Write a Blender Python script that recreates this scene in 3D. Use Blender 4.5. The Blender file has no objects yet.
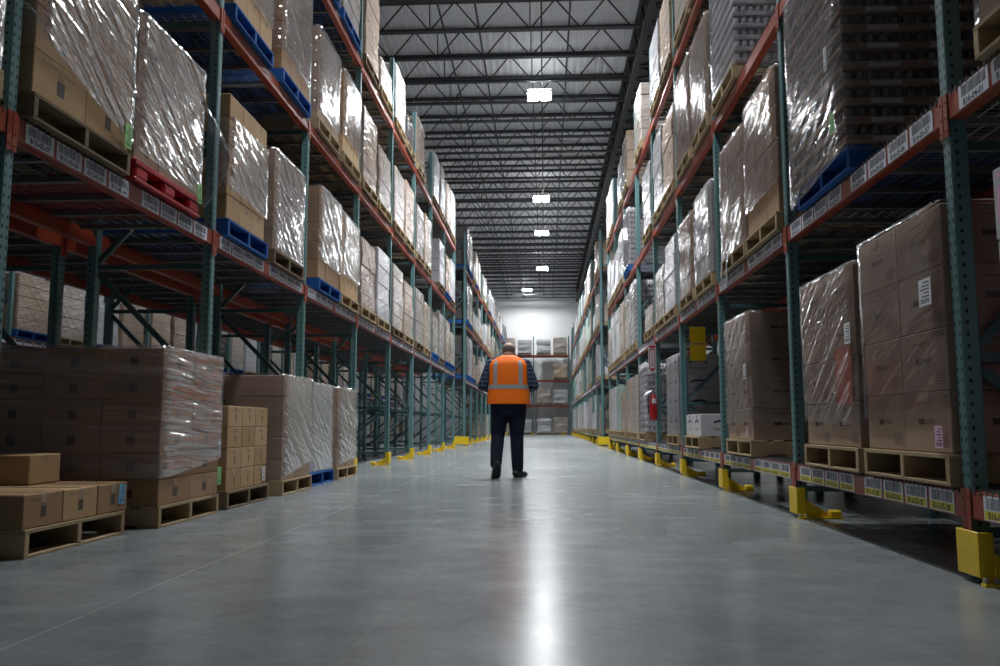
import bpy, math, random
from mathutils import Vector, Matrix, noise

C = bpy.context.scene.collection
SC = bpy.context.scene
RND = random.Random(7)

# ------------------------------------------------------------------ helpers
class MB:
    def __init__(self):
        self.v, self.f, self.m, self.s = [], [], [], []

    def face(self, idx, mi=0, smooth=False):
        self.f.append(tuple(idx)); self.m.append(mi); self.s.append(smooth)

    def box(self, x0, x1, y0, y1, z0, z1, mi=0):
        if x0 > x1: x0, x1 = x1, x0
        if y0 > y1: y0, y1 = y1, y0
        b = len(self.v)
        self.v += [(x0, y0, z0), (x1, y0, z0), (x1, y1, z0), (x0, y1, z0), (x0, y0, z1), (x1, y0, z1), (x1, y1, z1), (x0, y1, z1)]
        for q in ((0, 3, 2, 1), (4, 5, 6, 7), (0, 1, 5, 4), (1, 2, 6, 5), (2, 3, 7, 6), (3, 0, 4, 7)):
            self.face([b + i for i in q], mi)

    def cbox(self, x0, x1, y0, y1, z0, z1, c=.006, mi=0):
        """box with chamfered edges"""
        if x0 > x1: x0, x1 = x1, x0
        if y0 > y1: y0, y1 = y1, y0
        b = len(self.v)
        lo, hi = (x0, y0, z0), (x1, y1, z1)
        def P(sx, sy, sz, a):
            s = (sx, sy, sz); r = []
            for i in range(3):
                e = hi[i] if s[i] else lo[i]
                if i != a: e += (-c if s[i] else c)
                r.append(e)
            return tuple(r)
        ix = {}
        for sx in (0, 1):
            for sy in (0, 1):
                for sz in (0, 1):
                    for a in range(3):
                        ix[sx, sy, sz, a] = len(self.v); self.v.append(P(sx, sy, sz, a))
        for a in range(3):
            o = [i for i in range(3) if i != a]
            for s in (0, 1):
                q = []
                for u, w in ((0, 0), (1, 0), (1, 1), (0, 1)):
                    k = [0, 0, 0]; k[a] = s; k[o[0]] = u; k[o[1]] = w
                    q.append(ix[k[0], k[1], k[2], a])
                flip = (s == 0) ^ (a == 1)
                self.face(q[::-1] if flip else q, mi)
        for a in range(3):          # edge along axis a
            o = [i for i in range(3) if i != a]
            for u in (0, 1):
                for w in (0, 1):
                    k0 = [0, 0, 0]; k0[o[0]] = u; k0[o[1]] = w; k0[a] = 0
                    k1 = list(k0); k1[a] = 1
                    self.face([ix[(*k0, o[0])], ix[(*k1, o[0])], ix[(*k1, o[1])], ix[(*k0, o[1])]], mi)
        for sx in (0, 1):
            for sy in (0, 1):
                for sz in (0, 1):
                    self.face([ix[sx, sy, sz, 0], ix[sx, sy, sz, 1], ix[sx, sy, sz, 2]], mi)

    def tube(self, p0, p1, r0, r1=None, n=8, mi=0, caps=True, smooth=True):
        r1 = r0 if r1 is None else r1
        p0, p1 = Vector(p0), Vector(p1)
        d = (p1 - p0).normalized()
        a = d.orthogonal().normalized(); b2 = d.cross(a)
        b = len(self.v)
        for p, r in ((p0, r0), (p1, r1)):
            for i in range(n):
                t = 2 * math.pi * i / n
                self.v.append(tuple(p + (a * math.cos(t) + b2 * math.sin(t)) * r))
        for i in range(n):
            j = (i + 1) % n
            self.face([b + i, b + j, b + n + j, b + n + i], mi, smooth)
        if caps:
            self.face([b + i for i in range(n)][::-1], mi)
            self.face([b + n + i for i in range(n)], mi)

    def bar(self, p0, p1, w, h, mi=0, up=(0, 0, 1)):
        """square bar from p0 to p1"""
        p0, p1 = Vector(p0), Vector(p1); d = (p1 - p0).normalized(); up = Vector(up)
        if abs(d.dot(up)) > .98: up = Vector((1, 0, 0))
        s = d.cross(up).normalized(); u = s.cross(d)
        b = len(self.v)
        for p in (p0, p1):
            for a, c in ((-1, -1), (1, -1), (1, 1), (-1, 1)):
                self.v.append(tuple(p + s * (a * w / 2) + u * (c * h / 2)))
        for q in ((0, 1, 2, 3), (7, 6, 5, 4), (0, 4, 5, 1), (1, 5, 6, 2), (2, 6, 7, 3), (3, 7, 4, 0)):
            self.face([b + i for i in q], mi)

    def lathe(self, prof, n=16, mi=0, c=(0, 0, 0), smooth=True):
        b = len(self.v)
        for r, z in prof:
            for i in range(n):
                t = 2 * math.pi * i / n
                self.v.append((c[0] + r * math.cos(t), c[1] + r * math.sin(t), c[2] + z))
        for k in range(len(prof) - 1):
            for i in range(n):
                j = (i + 1) % n
                self.face([b + k * n + i, b + k * n + j, b + (k + 1) * n + j, b + (k + 1) * n + i], mi, smooth)
        self.face([b + i for i in range(n)][::-1], mi)
        self.face([b + (len(prof) - 1) * n + i for i in range(n)], mi)

    def rings(self, rings, mi=0, smooth=True, caps=True, closed=True):
        b = len(self.v); n = len(rings[0])
        for r in rings: self.v += [tuple(p) for p in r]
        for k in range(len(rings) - 1):
            for i in range(n if closed else n - 1):
                j = (i + 1) % n
                self.face([b + k * n + i, b + k * n + j, b + (k + 1) * n + j, b + (k + 1) * n + i], mi, smooth)
        if caps:
            self.face([b + i for i in range(n)][::-1], mi)
            self.face([b + (len(rings) - 1) * n + i for i in range(n)], mi)

    def ell(self, c, r, n=16, m=10, mi=0, rot=None):
        rs = []
        for k in range(1, m):
            t = math.pi * k / m - math.pi / 2
            ring = []
            for i in range(n):
                a = 2 * math.pi * i / n
                p = Vector((r[0] * math.cos(t) * math.cos(a), r[1] * math.cos(t) * math.sin(a), r[2] * math.sin(t)))
                if rot: p = rot @ p
                ring.append(tuple(Vector(c) + p))
            rs.append(ring)
        self.rings(rs, mi)

    def mesh(self, name, mats):
        me = bpy.data.meshes.new(name)
        me.from_pydata(self.v, [], self.f)
        for m in mats: me.materials.append(m)
        if len(mats) > 1: me.polygons.foreach_set('material_index', self.m)
        me.polygons.foreach_set('use_smooth', self.s)
        me.update()
        return me

CACHE = {}
def cached(key, fn):
    if key not in CACHE: CACHE[key] = fn()
    return CACHE[key]

def obj(name, me, parent=None, loc=(0, 0, 0), rot=None):
    o = bpy.data.objects.new(name, me); C.objects.link(o)
    if parent is not None: o.parent = parent
    o.location = loc
    if rot: o.rotation_euler = rot
    return o

def tag(o, label, cat, group=None, kind=None):
    if label: o['label'] = label
    if cat: o['category'] = cat
    if group: o['group'] = group
    if kind: o['kind'] = kind
    return o

def thing(name, label, cat, loc=(0, 0, 0), rotz=0, group=None):
    o = bpy.data.objects.new(name, None); C.objects.link(o)
    o.location = loc; o.rotation_euler = (0, 0, rotz)
    o.empty_display_size = .1
    return tag(o, label, cat, group)

def struct(name, me, label=None, loc=(0, 0, 0)):
    o = obj(name, me, None, loc); o['kind'] = 'structure'
    if label: o['label'] = label
    return o

# ------------------------------------------------------------------ materials
def S(c):
    return tuple(((x / 255) / 12.92 if x / 255 <= .04045 else (((x / 255) + .055) / 1.055) ** 2.4) for x in c) + (1,)

class NT:
    def __init__(self, name):
        self.mat = bpy.data.materials.new(name); self.mat.use_nodes = True
        self.t = self.mat.node_tree; self.t.nodes.clear()
        self.out = self.n('ShaderNodeOutputMaterial')
    def n(self, ty, **kw):
        nd = self.t.nodes.new(ty)
        for k, v in kw.items(): setattr(nd, k, v)
        return nd
    def l(self, a, b): self.t.links.new(a, b)
    def put(self, sock, v):
        if hasattr(v, 'is_output'): self.l(v, sock)
        elif v is not None: sock.default_value = v
    def math(self, op, a, b=None, c=None):
        nd = self.n('ShaderNodeMath', operation=op)
        self.put(nd.inputs[0], a)
        if b is not None: self.put(nd.inputs[1], b)
        if c is not None: self.put(nd.inputs[2], c)
        return nd.outputs[0]
    def mix(self, f, a, b):
        nd = self.n('ShaderNodeMix', data_type='RGBA')
        self.put(nd.inputs[0], f); self.put(nd.inputs[6], a); self.put(nd.inputs[7], b)
        return nd.outputs[2]
    def ramp(self, f, a, b, lo=0., hi=1.):
        nd = self.n('ShaderNodeMapRange'); self.put(nd.inputs[0], f)
        nd.inputs[1].default_value = a; nd.inputs[2].default_value = b
        nd.inputs[3].default_value = lo; nd.inputs[4].default_value = hi
        return nd.outputs[0]
    def coord(self): return self.n('ShaderNodeTexCoord').outputs['Object']
    def xyz(self, v):
        nd = self.n('ShaderNodeSeparateXYZ'); self.l(v, nd.inputs[0]); return nd.outputs
    def vec(self, x, y, z):
        nd = self.n('ShaderNodeCombineXYZ')
        for i, q in enumerate((x, y, z)): self.put(nd.inputs[i], q)
        return nd.outputs[0]
    def noise(self, vec, scale, detail=3, rough=.55, dist=0.):
        nd = self.n('ShaderNodeTexNoise'); self.put(nd.inputs['Vector'], vec)
        nd.inputs['Scale'].default_value = scale; nd.inputs['Detail'].default_value = detail
        nd.inputs['Roughness'].default_value = rough; nd.inputs['Distortion'].default_value = dist
        return nd.outputs['Fac']
    def bsdf(self, col=None, rough=.5, metal=0., spec=.5, coat=None, coat_rough=.1, normal=None, coat_normal=None):
        b = self.n('ShaderNodeBsdfPrincipled')
        self.put(b.inputs['Base Color'], col); self.put(b.inputs['Roughness'], rough)
        self.put(b.inputs['Metallic'], metal); self.put(b.inputs['Specular IOR Level'], spec)
        if coat is not None:
            self.put(b.inputs['Coat Weight'], coat); self.put(b.inputs['Coat Roughness'], coat_rough)
        if normal is not None: self.l(normal, b.inputs['Normal'])
        if coat_normal is not None: self.l(coat_normal, b.inputs['Coat Normal'])
        return b
    def bump(self, h, strength=.5, dist=.01):
        nd = self.n('ShaderNodeBump'); nd.inputs['Strength'].default_value = strength
        nd.inputs['Distance'].default_value = dist; self.put(nd.inputs['Height'], h)
        return nd.outputs[0]
    def rand(self): return self.n('ShaderNodeObjectInfo').outputs['Random']
    def done(self, sh):
        self.l(sh, self.out.inputs['Surface']); return self.mat

def plain(name, col, rough=.5, metal=0., var=.12, scale=6., spec=.5, bump=0.):
    t = NT(name)
    f = t.noise(t.coord(), scale, 4)
    dark = tuple(c * (1 - var) for c in col[:3]) + (1,); lite = tuple(min(1, c * (1 + var)) for c in col[:3]) + (1,)
    nrm = t.bump(t.noise(t.coord(), scale * 8, 3), bump, .003) if bump else None
    return t.done(t.bsdf(t.mix(f, dark, lite), rough, metal, spec, normal=nrm).outputs[0])

M = {}
M['steel'] = plain('joist_steel', (.045, .047, .052, 1), .55, .0)
M['orange'] = plain('orange_paint', (.27, .040, .017, 1), .38, var=.15, scale=9)
M['yellow'] = plain('safety_yellow', (.72, .50, .01, 1), .42, var=.15, scale=12)
M['galv'] = plain('galvanised_wire', (.17, .175, .185, 1), .5, .4)
M['brace'] = plain('green_brace_paint', (.045, .10, .105, 1), .45)
M['black'] = plain('black_rubber', (.012, .012, .013, 1), .6)
M['white'] = plain('white_paper', (.72, .73, .76, 1), .5, var=.03)
M['labelwhite'] = plain('label_white', (.68, .71, .78, 1), .45, var=.03)
M['labelyellow'] = plain('label_yellow', (.68, .62, .03, 1), .45, var=.05)
M['ink'] = plain('print_ink', (.03, .03, .035, 1), .6)
M['barcode'] = plain('barcode_ink', (.07, .08, .11, 1), .6)
M['cartonink'] = plain('carton_ink', (.07, .05, .04, 1), .7)
M['cartonfaint'] = plain('carton_faint_ink', (.2, .13, .085, 1), .7)
M['green'] = plain('green_label', (.25, .62, .18, 1), .5, var=.05)
M['blue_label'] = plain('blue_label', (.16, .45, .68, 1), .5, var=.05)
M['pink'] = plain('pink_label', (.72, .42, .58, 1), .5, var=.05)
M['red'] = plain('red_paint', (.45, .012, .018, 1), .3)
M['redplastic'] = plain('red_plastic', (.42, .01, .02, 1), .35)
M['metalgrey'] = plain('grey_metal', (.4, .4, .42, 1), .35, .8)
M['orangepatch'] = plain('orange_patch', (.55, .11, .04, 1), .5)  # thin orange patch set just under the film
M['slip'] = plain('white_sheet', (.7, .7, .68, 1), .6)

def mat_teal():
    t = NT('green_post_paint')
    co = t.coord(); x, y, z = t.xyz(co)
    ax = t.math('ABSOLUTE', x); ay = t.math('ABSOLUTE', y)
    front = t.math('LESS_THAN', ax, .003)
    side = t.math('GREATER_THAN', ay, .0335)
    cf = t.math('ABSOLUTE', t.math('SUBTRACT', ay, .019))
    cs = t.math('SUBTRACT', ax, .026)
    zz = t.math('SUBTRACT', t.math('MODULO', z, .0508), .0254)
    def hole(c, r):
        d = t.math('SQRT', t.math('ADD', t.math('MULTIPLY', c, c), t.math('MULTIPLY', t.math('MULTIPLY', zz, zz), .45)))
        return t.math('LESS_THAN', d, r)
    m = t.math('MAXIMUM', t.math('MULTIPLY', front, hole(cf, .0075)), t.math('MULTIPLY', side, hole(cs, .0068)))
    f = t.noise(co, 7, 4)
    col = t.mix(f, (.080, .180, .190, 1), (.115, .230, .236, 1))
    scr = t.ramp(t.noise(co, 45, 3), .66, .72)
    col = t.mix(t.math('MULTIPLY', scr, .35), col, (.3, .34, .33, 1))
    col = t.mix(m, col, (.004, .005, .005, 1))
    return t.done(t.bsdf(col, .42).outputs[0])
M['teal'] = mat_teal()

def mat_carton(name, base, var=.1):
    t = NT(name)
    co = t.coord(); r = t.rand()
    f = t.noise(co, 5, 5, .6)
    a = tuple(c * (1 - var) for c in base) + (1,); b = tuple(c * (1 + var) for c in base) + (1,)
    col = t.mix(f, a, b)
    hs = t.n('ShaderNodeHueSaturation'); t.put(hs.inputs['Color'], col)
    t.put(hs.inputs['Value'], t.ramp(r, 0, 1, .86, 1.1)); t.put(hs.inputs['Saturation'], t.ramp(r, 0, 1, 1.06, .94))
    sx = t.xyz(co)
    w = t.math('SINE', t.math('MULTIPLY', sx[2], 900))
    nrm = t.bump(t.math('ADD', t.math('MULTIPLY', w, .2), t.noise(co, 14, 3)), .12, .004)
    return t.done(t.bsdf(hs.outputs[0], .72, spec=.3, normal=nrm).outputs[0])
M['carton'] = mat_carton('brown_cardboard', (.33, .205, .115))
M['cartongrey'] = mat_carton('greyish_cardboard', (.37, .265, .19))
M['cartontan'] = mat_carton('tan_cardboard', (.42, .275, .14))
M['cartonwhite'] = mat_carton('white_cardboard', (.52, .52, .54), .05)
M['tape'] = plain('packing_tape', (.4, .29, .19, 1), .18, spec=.7)

def mat_wood(name, base):
    t = NT(name)
    co = t.coord(); x, y, z = t.xyz(co)
    v = t.vec(t.math('MULTIPLY', x, 6), t.math('MULTIPLY', y, 6), t.math('MULTIPLY', z, 18))
    f = t.noise(v, 2.2, 6, .65, .8)
    col = t.mix(f, tuple(c * .62 for c in base) + (1,), tuple(c * 1.15 for c in base) + (1,))
    hs = t.n('ShaderNodeHueSaturation'); t.put(hs.inputs['Color'], col)
    t.put(hs.inputs['Value'], t.ramp(t.rand(), 0, 1, .8, 1.12))
    return t.done(t.bsdf(hs.outputs[0], .75, spec=.25, normal=t.bump(f, .3, .004)).outputs[0])
M['wood'] = mat_wood('pallet_wood', (.40, .30, .175))
M['darkwood'] = mat_wood('dark_pallet_wood', (.20, .145, .09))
M['bluewood'] = mat_wood('blue_pallet_paint', (.015, .10, .36))

def streaks(t, co, ang, along, across, seed, det=1.6):
    x, y, z = t.xyz(co)
    s = t.math('ADD', x, y)
    a = t.math('ADD', t.math('MULTIPLY', s, math.cos(ang)), t.math('MULTIPLY', z, math.sin(ang)))
    b = t.math('SUBTRACT', t.math('MULTIPLY', z, math.cos(ang)), t.math('MULTIPLY', s, math.sin(ang)))
    return t.noise(t.vec(t.math('MULTIPLY', a, along), t.math('MULTIPLY', b, across), t.math('ADD', t.math('MULTIPLY', t.rand(), 9), seed)), 1.0, det, .5, .25)

def mat_film(name, ang, dens=.06, tint=(.55, .53, .58), bs=.55, milk=1., gloss=1.):
    """clear stretch film: thin, wrinkled, partly see-through"""
    t = NT(name); co = t.coord()
    s1 = streaks(t, co, ang, .55, 15, 0.)
    s2 = streaks(t, co, ang * .45 + .05, .7, 24, 4.)
    s3 = t.noise(co, 1.6, 1, .5, .2)
    h = t.math('ADD', t.math('ADD', s1, t.math('MULTIPLY', s2, .45)), t.math('MULTIPLY', s3, .6))
    nrm = t.bump(h, bs, .05)
    milky = t.math('ADD', t.math('MULTIPLY', t.ramp(s1, .5, .78), .11 * milk), dens)
    milky = t.math('ADD', milky, t.math('MULTIPLY', t.ramp(s2, .6, .74), .08 * milk))
    tr = t.n('ShaderNodeBsdfTransparent'); tr.inputs[0].default_value = (.93, .92, .94, 1)
    df = t.bsdf(tint + (1,), .35, spec=.3, normal=nrm)
    gl = t.n('ShaderNodeBsdfGlossy'); gl.inputs['Color'].default_value = (1, 1, 1, 1); gl.inputs['Roughness'].default_value = .13
    t.l(nrm, gl.inputs['Normal'])
    m1 = t.n('ShaderNodeMixShader'); t.l(milky, m1.inputs[0]); t.l(tr.outputs[0], m1.inputs[1]); t.l(df.outputs[0], m1.inputs[2])
    fr = t.n('ShaderNodeFresnel'); fr.inputs[0].default_value = 1.5; t.l(nrm, fr.inputs['Normal'])
    m2 = t.n('ShaderNodeMixShader'); t.l(t.math('ADD', t.math('MULTIPLY', fr.outputs[0], .7 * gloss), .012), m2.inputs[0])
    t.l(m1.outputs[0], m2.inputs[1]); t.l(gl.outputs[0], m2.inputs[2])
    return t.done(m2.outputs[0])
M['film'] = mat_film('stretch_film', -.62)
M['filmflat'] = mat_film('stretch_film_level', -.10, .12, tint=(.66, .63, .70), bs=.8, milk=2.2, gloss=.6)  # extra milky streaks painted in for lamp glints on the wrinkles
M['filmthin'] = mat_film('stretch_film_thin', -.5, .03, bs=.2, milk=.5)

def mat_wrapped(name, a, b, layer=.25, cols=.5, milky=.28, film=(.40, .385, .40), dots=False):
    """load seen further off: cartons under film (coat)"""
    t = NT(name); co = t.coord(); x, y, z = t.xyz(co)
    s1 = streaks(t, co, -.7, .8, 11, 0.); s2 = streaks(t, co, .25, 1., 16, 3.)
    h = t.math('ADD', s1, t.math('MULTIPLY', s2, .8))
    base = t.mix(t.noise(co, 3.5, 4), a + (1,), b + (1,))
    zz = t.math('ABSOLUTE', t.math('SUBTRACT', t.math('FRACT', t.math('DIVIDE', z, layer)), .5))
    seam = t.math('GREATER_THAN', zz, .478)
    yy = t.math('ABSOLUTE', t.math('SUBTRACT', t.math('FRACT', t.math('DIVIDE', t.math('ADD', y, x), cols)), .5))
    seam = t.math('MAXIMUM', seam, t.math('GREATER_THAN', yy, .487))
    base = t.mix(t.math('MULTIPLY', seam, .6), base, (.05, .035, .025, 1))
    f = t.math('MULTIPLY', t.ramp(s1, .3, .75), milky)
    f = t.math('ADD', f, t.math('MULTIPLY', t.ramp(s2, .55, .75), .25))
    base = t.mix(f, base, film + (1,))
    hs = t.n('ShaderNodeHueSaturation'); t.put(hs.inputs['Color'], base); t.put(hs.inputs['Value'], t.ramp(t.rand(), 0, 1, .75, 1.2))
    nb = t.bump(h, .5, .06)
    return t.done(t.bsdf(hs.outputs[0], .6, spec=.3, coat=1., coat_rough=.17, coat_normal=nb, normal=t.bump(h, .25, .03)).outputs[0])
M['wbrown'] = mat_wrapped('wrapped_brown', (.31, .21, .135), (.37, .26, .17))
M['wgrey'] = mat_wrapped('wrapped_grey', (.29, .245, .205), (.36, .31, .27), .22, .45, .35)
M['wsilver'] = mat_wrapped('wrapped_silver', (.34, .34, .36), (.44, .44, .47), .3, .6, .5, (.55, .55, .58))
M['wwhite'] = mat_wrapped('wrapped_white', (.6, .6, .62), (.68, .68, .7), .3, .42, .3, (.75, .75, .78))
M['wgreen'] = mat_wrapped('wrapped_pale_green', (.22, .36, .3), (.3, .44, .38), .24, .4, .4, (.6, .66, .64))
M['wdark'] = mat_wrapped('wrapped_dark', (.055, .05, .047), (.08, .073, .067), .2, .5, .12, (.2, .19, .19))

def mat_floor():
    t = NT('polished_concrete'); co = t.coord(); x, y, z = t.xyz(co)
    n1 = t.noise(co, .35, 5, .6); n2 = t.noise(co, 2.6, 6, .65); n3 = t.noise(co, 22, 4, .6)
    v = t.math('ADD', t.math('ADD', t.math('MULTIPLY', n1, .5), t.math('MULTIPLY', n2, .35)), t.math('MULTIPLY', n3, .15))
    col = t.mix(t.ramp(v, .40, .60), (.150, .170, .178, 1), (.270, .292, .302, 1))
    def line(c, pos, w): return t.math('LESS_THAN', t.math('ABSOLUTE', t.math('SUBTRACT', c, pos)), w)
    j = line(x, -1.60, .006)
    j2 = t.math('MAXIMUM', line(x, -.57, .004), line(x, .33, .003))
    cy = t.math('ABSOLUTE', t.math('SUBTRACT', t.math('FRACT', t.math('DIVIDE', t.math('ADD', y, .9), 3.7)), .5))
    j2 = t.math('MAXIMUM', j2, t.math('LESS_THAN', cy, .0022))
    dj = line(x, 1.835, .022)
    col = t.mix(t.math('MULTIPLY', j, .32), col, (.5, .5, .46, 1))
    col = t.mix(t.math('MULTIPLY', j2, .08), col, (.45, .46, .46, 1))
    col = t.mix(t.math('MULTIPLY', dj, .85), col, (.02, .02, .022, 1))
    sc = t.noise(t.vec(t.math('MULTIPLY', x, 1.2), t.math('MULTIPLY', y, 7), 0.), 1., 5, .6, .4)
    rough = t.math('ADD', t.ramp(n2, .2, .8, .17, .24), t.math('MULTIPLY', t.ramp(sc, .3, .7), .05))
    nrm = t.bump(t.math('ADD', t.math('MULTIPLY', n2, .6), t.math('MULTIPLY', n3, .4)),   .02, .01)
    return t.done(t.bsdf(col, rough, spec=.5, normal=nrm).outputs[0])
M['floor'] = mat_floor()
M['wall'] = plain('white_wall_panel', (.74, .75, .75, 1), .6, var=.04, scale=1.2)
M['deck'] = plain('roof_deck_paint', (.76, .77, .80, 1), .5, var=.06, scale=2)

def mat_emit(name, col, st):
    t = NT(name); e = t.n('ShaderNodeEmission'); e.inputs[0].default_value = col; e.inputs[1].default_value = st
    return t.done(e.outputs[0])
LAMP = 130.
M['lamp'] = mat_emit('lamp_diffuser', (.95, .98, 1., 1), LAMP)
M['lampside'] = mat_emit('lamp_diffuser_side_aisle', (.95, .98, 1., 1), LAMP * .14)
M['lampdim'] = mat_emit('lamp_diffuser_dim', (.95, .98, 1., 1), LAMP * .36)
M['uplight'] = mat_emit('added_uplight_glow', (.95, .98, 1., 1), 36.)  # upward glow added to brighten the roof deck

# ------------------------------------------------------------------ geometry constants
H_CAM = .655
P = 2.54                       # bay pitch
RX, RY0 = 1.815, 3.80          # right row: aisle face, first visible frame
LX, LY0 = -2.605, 3.88
LP = 2.56
D = 1.0                        # frame depth
RL = (.375, 2.13, 3.88, 5.72)  # beam tops, right row
LLV = (2.18, 4.02, 5.88)       # beam tops, left row
TOP = 7.05
ORD = ['zeroth', 'first', 'second', 'third', 'fourth', 'fifth', 'sixth', 'seventh', 'eighth', 'ninth', 'tenth', 'eleventh', 'twelfth',
       'thirteenth', 'fourteenth', 'fifteenth', 'sixteenth', 'seventeenth', 'eighteenth', 'nineteenth', 'twentieth', 'twenty-first', 'twenty-second', 'twenty-third', 'twenty-fourth']

# ------------------------------------------------------------------ room
def floor_mesh():
    b = MB(); b.box(-16, 9, -7, 63, -.2, 0); return b.mesh('floor', [M['floor']])
struct('floor', floor_mesh(), 'polished grey concrete warehouse floor')
def wallm(x0, x1, y0, y1, z0=0, z1=11.2, mat='wall', rib=None):
    b = MB(); b.box(x0, x1, y0, y1, z0, z1)
    return b.mesh('wall', [M[mat]])
struct('wall_back', wallm(-16, 9, 62.6, 62.8), 'white end wall of the warehouse')
struct('wall_front', wallm(-16, 9, -7.2, -7.0), 'white wall behind the viewpoint')
struct('wall_left', wallm(-16.2, -16, -7.2, 62.8), 'white side wall')
struct('wall_right', wallm(9, 9.2, -7.2, 62.8), 'white side wall')
def ceil_mesh():
    b = MB(); x = -16.2; pts = []
    while x < 9.2:
        pts += [(x, 10.86), (x + .09, 10.86), (x + .105, 10.81), (x + .175, 10.81), (x + .19, 10.86)]
        x += .19
    for i in range(len(pts) - 1):
        n = len(b.v)
        (xa, za), (xb, zb) = pts[i], pts[i + 1]
        if xb - xa < 1e-6 and abs(za - zb) < 1e-6: continue
        b.v += [(xa, -7.2, za), (xb, -7.2, zb), (xb, 62.8, zb), (xa, 62.8, za)]
        b.face([n, n + 3, n + 2, n + 1])
    b.box(-16.2, 9.2, -7.2, 62.8, 10.90, 11.2)
    return b.mesh('ceiling', [M['deck']])
struct('ceiling', ceil_mesh(), 'pale ribbed metal roof deck')

def joist_mesh(x0, x1):
    b = MB(); zt, zb = 10.75, 10.02
    for dy in (-.035, .035):
        b.box(x0, x1, dy - .03, dy + .03, zb - .028, zb + .028)
        b.box(x0, x1, dy - .03, dy + .03, zt - .03, zt + .048)
    step = 1.2; n = int((x1 - x0) / step)
    for i in range(n):
        xa = x0 + i * step
        b.bar((xa, 0, zb), (xa + step / 2, 0, zt), .03, .03); b.bar((xa + step / 2, 0, zt), (xa + step, 0, zb), .03, .03)
        if i % 2: b.bar((xa, 0, zb), (xa, 0, zt), .025, .025)
    return b.mesh('roof_beam', [M['steel']])
def girder_mesh():
    b = MB(); x0, x1 = 2.40, 3.12; y0, y1 = -6.9, 62.5
    for x in (x0, x1):
        b.box(x - .07, x + .07, y0, y1, 9.78, 9.93); b.box(x - .07, x + .07, y0, y1, 10.72, 10.86)
        y = y0
        while y < y1 - 1.52:
            b.bar((x, y, 9.88), (x, y + .76, 10.76), .07, .07); b.bar((x, y + .76, 10.76), (x, y + 1.52, 9.88), .07, .07); y += 1.52
    y = y0
    b.box(x0 + .07, x1 - .07, y0, y1, 9.86, 9.90)
    while y < y1 - .5:
        b.bar((x0, y, 9.84), (x1, y + .4, 9.84), .07, .05); b.bar((x1, y + .4, 9.84), (x0, y + .8, 9.84), .07, .05); y += .8
    return b.mesh('roof_beam', [M['steel']])
struct('roof_beam', girder_mesh(), 'long dark steel girder running down the roof')
jl = joist_mesh(-15.9, 2.33)
jr = joist_mesh(3.2, 8.9)
y = 2.48
while y < 62.3:
    struct('roof_beam', jl, 'dark open-web steel roof joist', (0, y, 0))
    struct('roof_beam', jr, 'dark open-web steel roof joist', (0, y, 0))
    y += 1.52
def bridging(x):
    b = MB(); b.box(x - .022, x + .022, -6.9, 62.5, 10.055, 10.09); return b.mesh('roof_beam', [M['steel']])
for x in (-2.36, -1.52, -.03, .62, -6.2, -9.4):
    struct('roof_beam', bridging(x), 'thin steel bridging bar across the joists')
def colm():
    b = MB(); b.box(-.15, .15, -.15, -.13, 0, 9.78); b.box(-.15, .15, .13, .15, 0, 9.78); b.box(-.01, .01, -.13, .13, 0, 9.78)
    b.box(-.2, .2, -.2, .2, 0, .02); return b.mesh('column', [M['steel']])
cm_ = colm()
# ------------------------------------------------------------------ lamps
POWER, SPREAD = 285., 112.
def lamp(x, y, z, label, mat='lamp', gain=1., spread=SPREAD):
    t = thing('pendant_lamp', label, 'lamp', (x, y, z), 0, 'high bay ceiling lamps')
    b = MB(); b.cbox(-.36, .36, -.34, .34, .02, .075, .012); b.box(-.03, .03, -.3, .3, .075, .1)
    for s in (-1, 1):
        for k in range(6): b.box(s * .19 - .13, s * .19 + .13, -.27 + k * .1, -.255 + k * .1, .075, .105)
    obj('housing', cached('lamph', lambda: b.mesh('housing', [M['metalgrey']])), t)
    def pan():
        q = MB(); q.cbox(-.135, .135, -.29, .29, 0, .019, .004); return q.mesh('diffuser', [M[mat]])
    for s in (-1, 1): obj('diffuser', cached('lampd' + mat, pan), t, (s * .18, 0, 0))
    def rod():
        q = MB(); q.tube((0, -.2, .1), (0, 0, .6), .004, n=5); q.tube((0, .2, .1), (0, 0, .6), .004, n=5); return q.mesh('hanger', [M['metalgrey']])
    obj('hanger', cached('lampr', rod), t)
    def upm():  # added glow strips on the housing top, lighting the deck from below
        q = MB(); q.box(-.32, .32, -.335, -.305, .0755, .082); q.box(-.32, .32, .305, .335, .0755, .082); return q.mesh('added_uplight', [M['uplight']])
    obj('added_uplight', cached('lampu', upm), t)
    li = bpy.data.lights.new('lamp_light', 'AREA'); li.shape = 'RECTANGLE'; li.size = .62; li.size_y = .58
    li.energy = POWER * gain; li.color = (.95, .98, 1.); li.spread = math.radians(spread)
    lo = bpy.data.objects.new('lamp_light', li); C.objects.link(lo); lo.parent = t; lo.location = (0, 0, -.012)
for i, yy in enumerate((6.4, 14.4, 23.0, 34.0, 40.2, 49.5)):
    lab = ('white square ceiling lamp over the aisle, out of the top of view', 'white square ceiling lamp over the walking person, above the view',
           'largest and brightest square lamp hanging over the aisle', 'second square lamp down the aisle, just beyond the brightest one',
           'third lit square lamp along the aisle ceiling', 'fourth small lit lamp along the aisle ceiling')[i]
    lamp(-.1, yy, 9.86, lab, gain=.36 if i == 0 else 1., mat='lampdim' if i == 0 else 'lamp')
lamp(-1.2, 59.48, 10.2, 'smallest lamp, close in front of the white end wall', gain=.42, spread=168.)
for i, yy in enumerate((5., 13., 21., 28.8, 38., 48., 57.)):
    lamp(-7.0, yy, 9.86, 'square lamp over the neighbouring aisle, ' + ORD[i + 1] + ' along it', 'lampside', .14)

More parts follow.
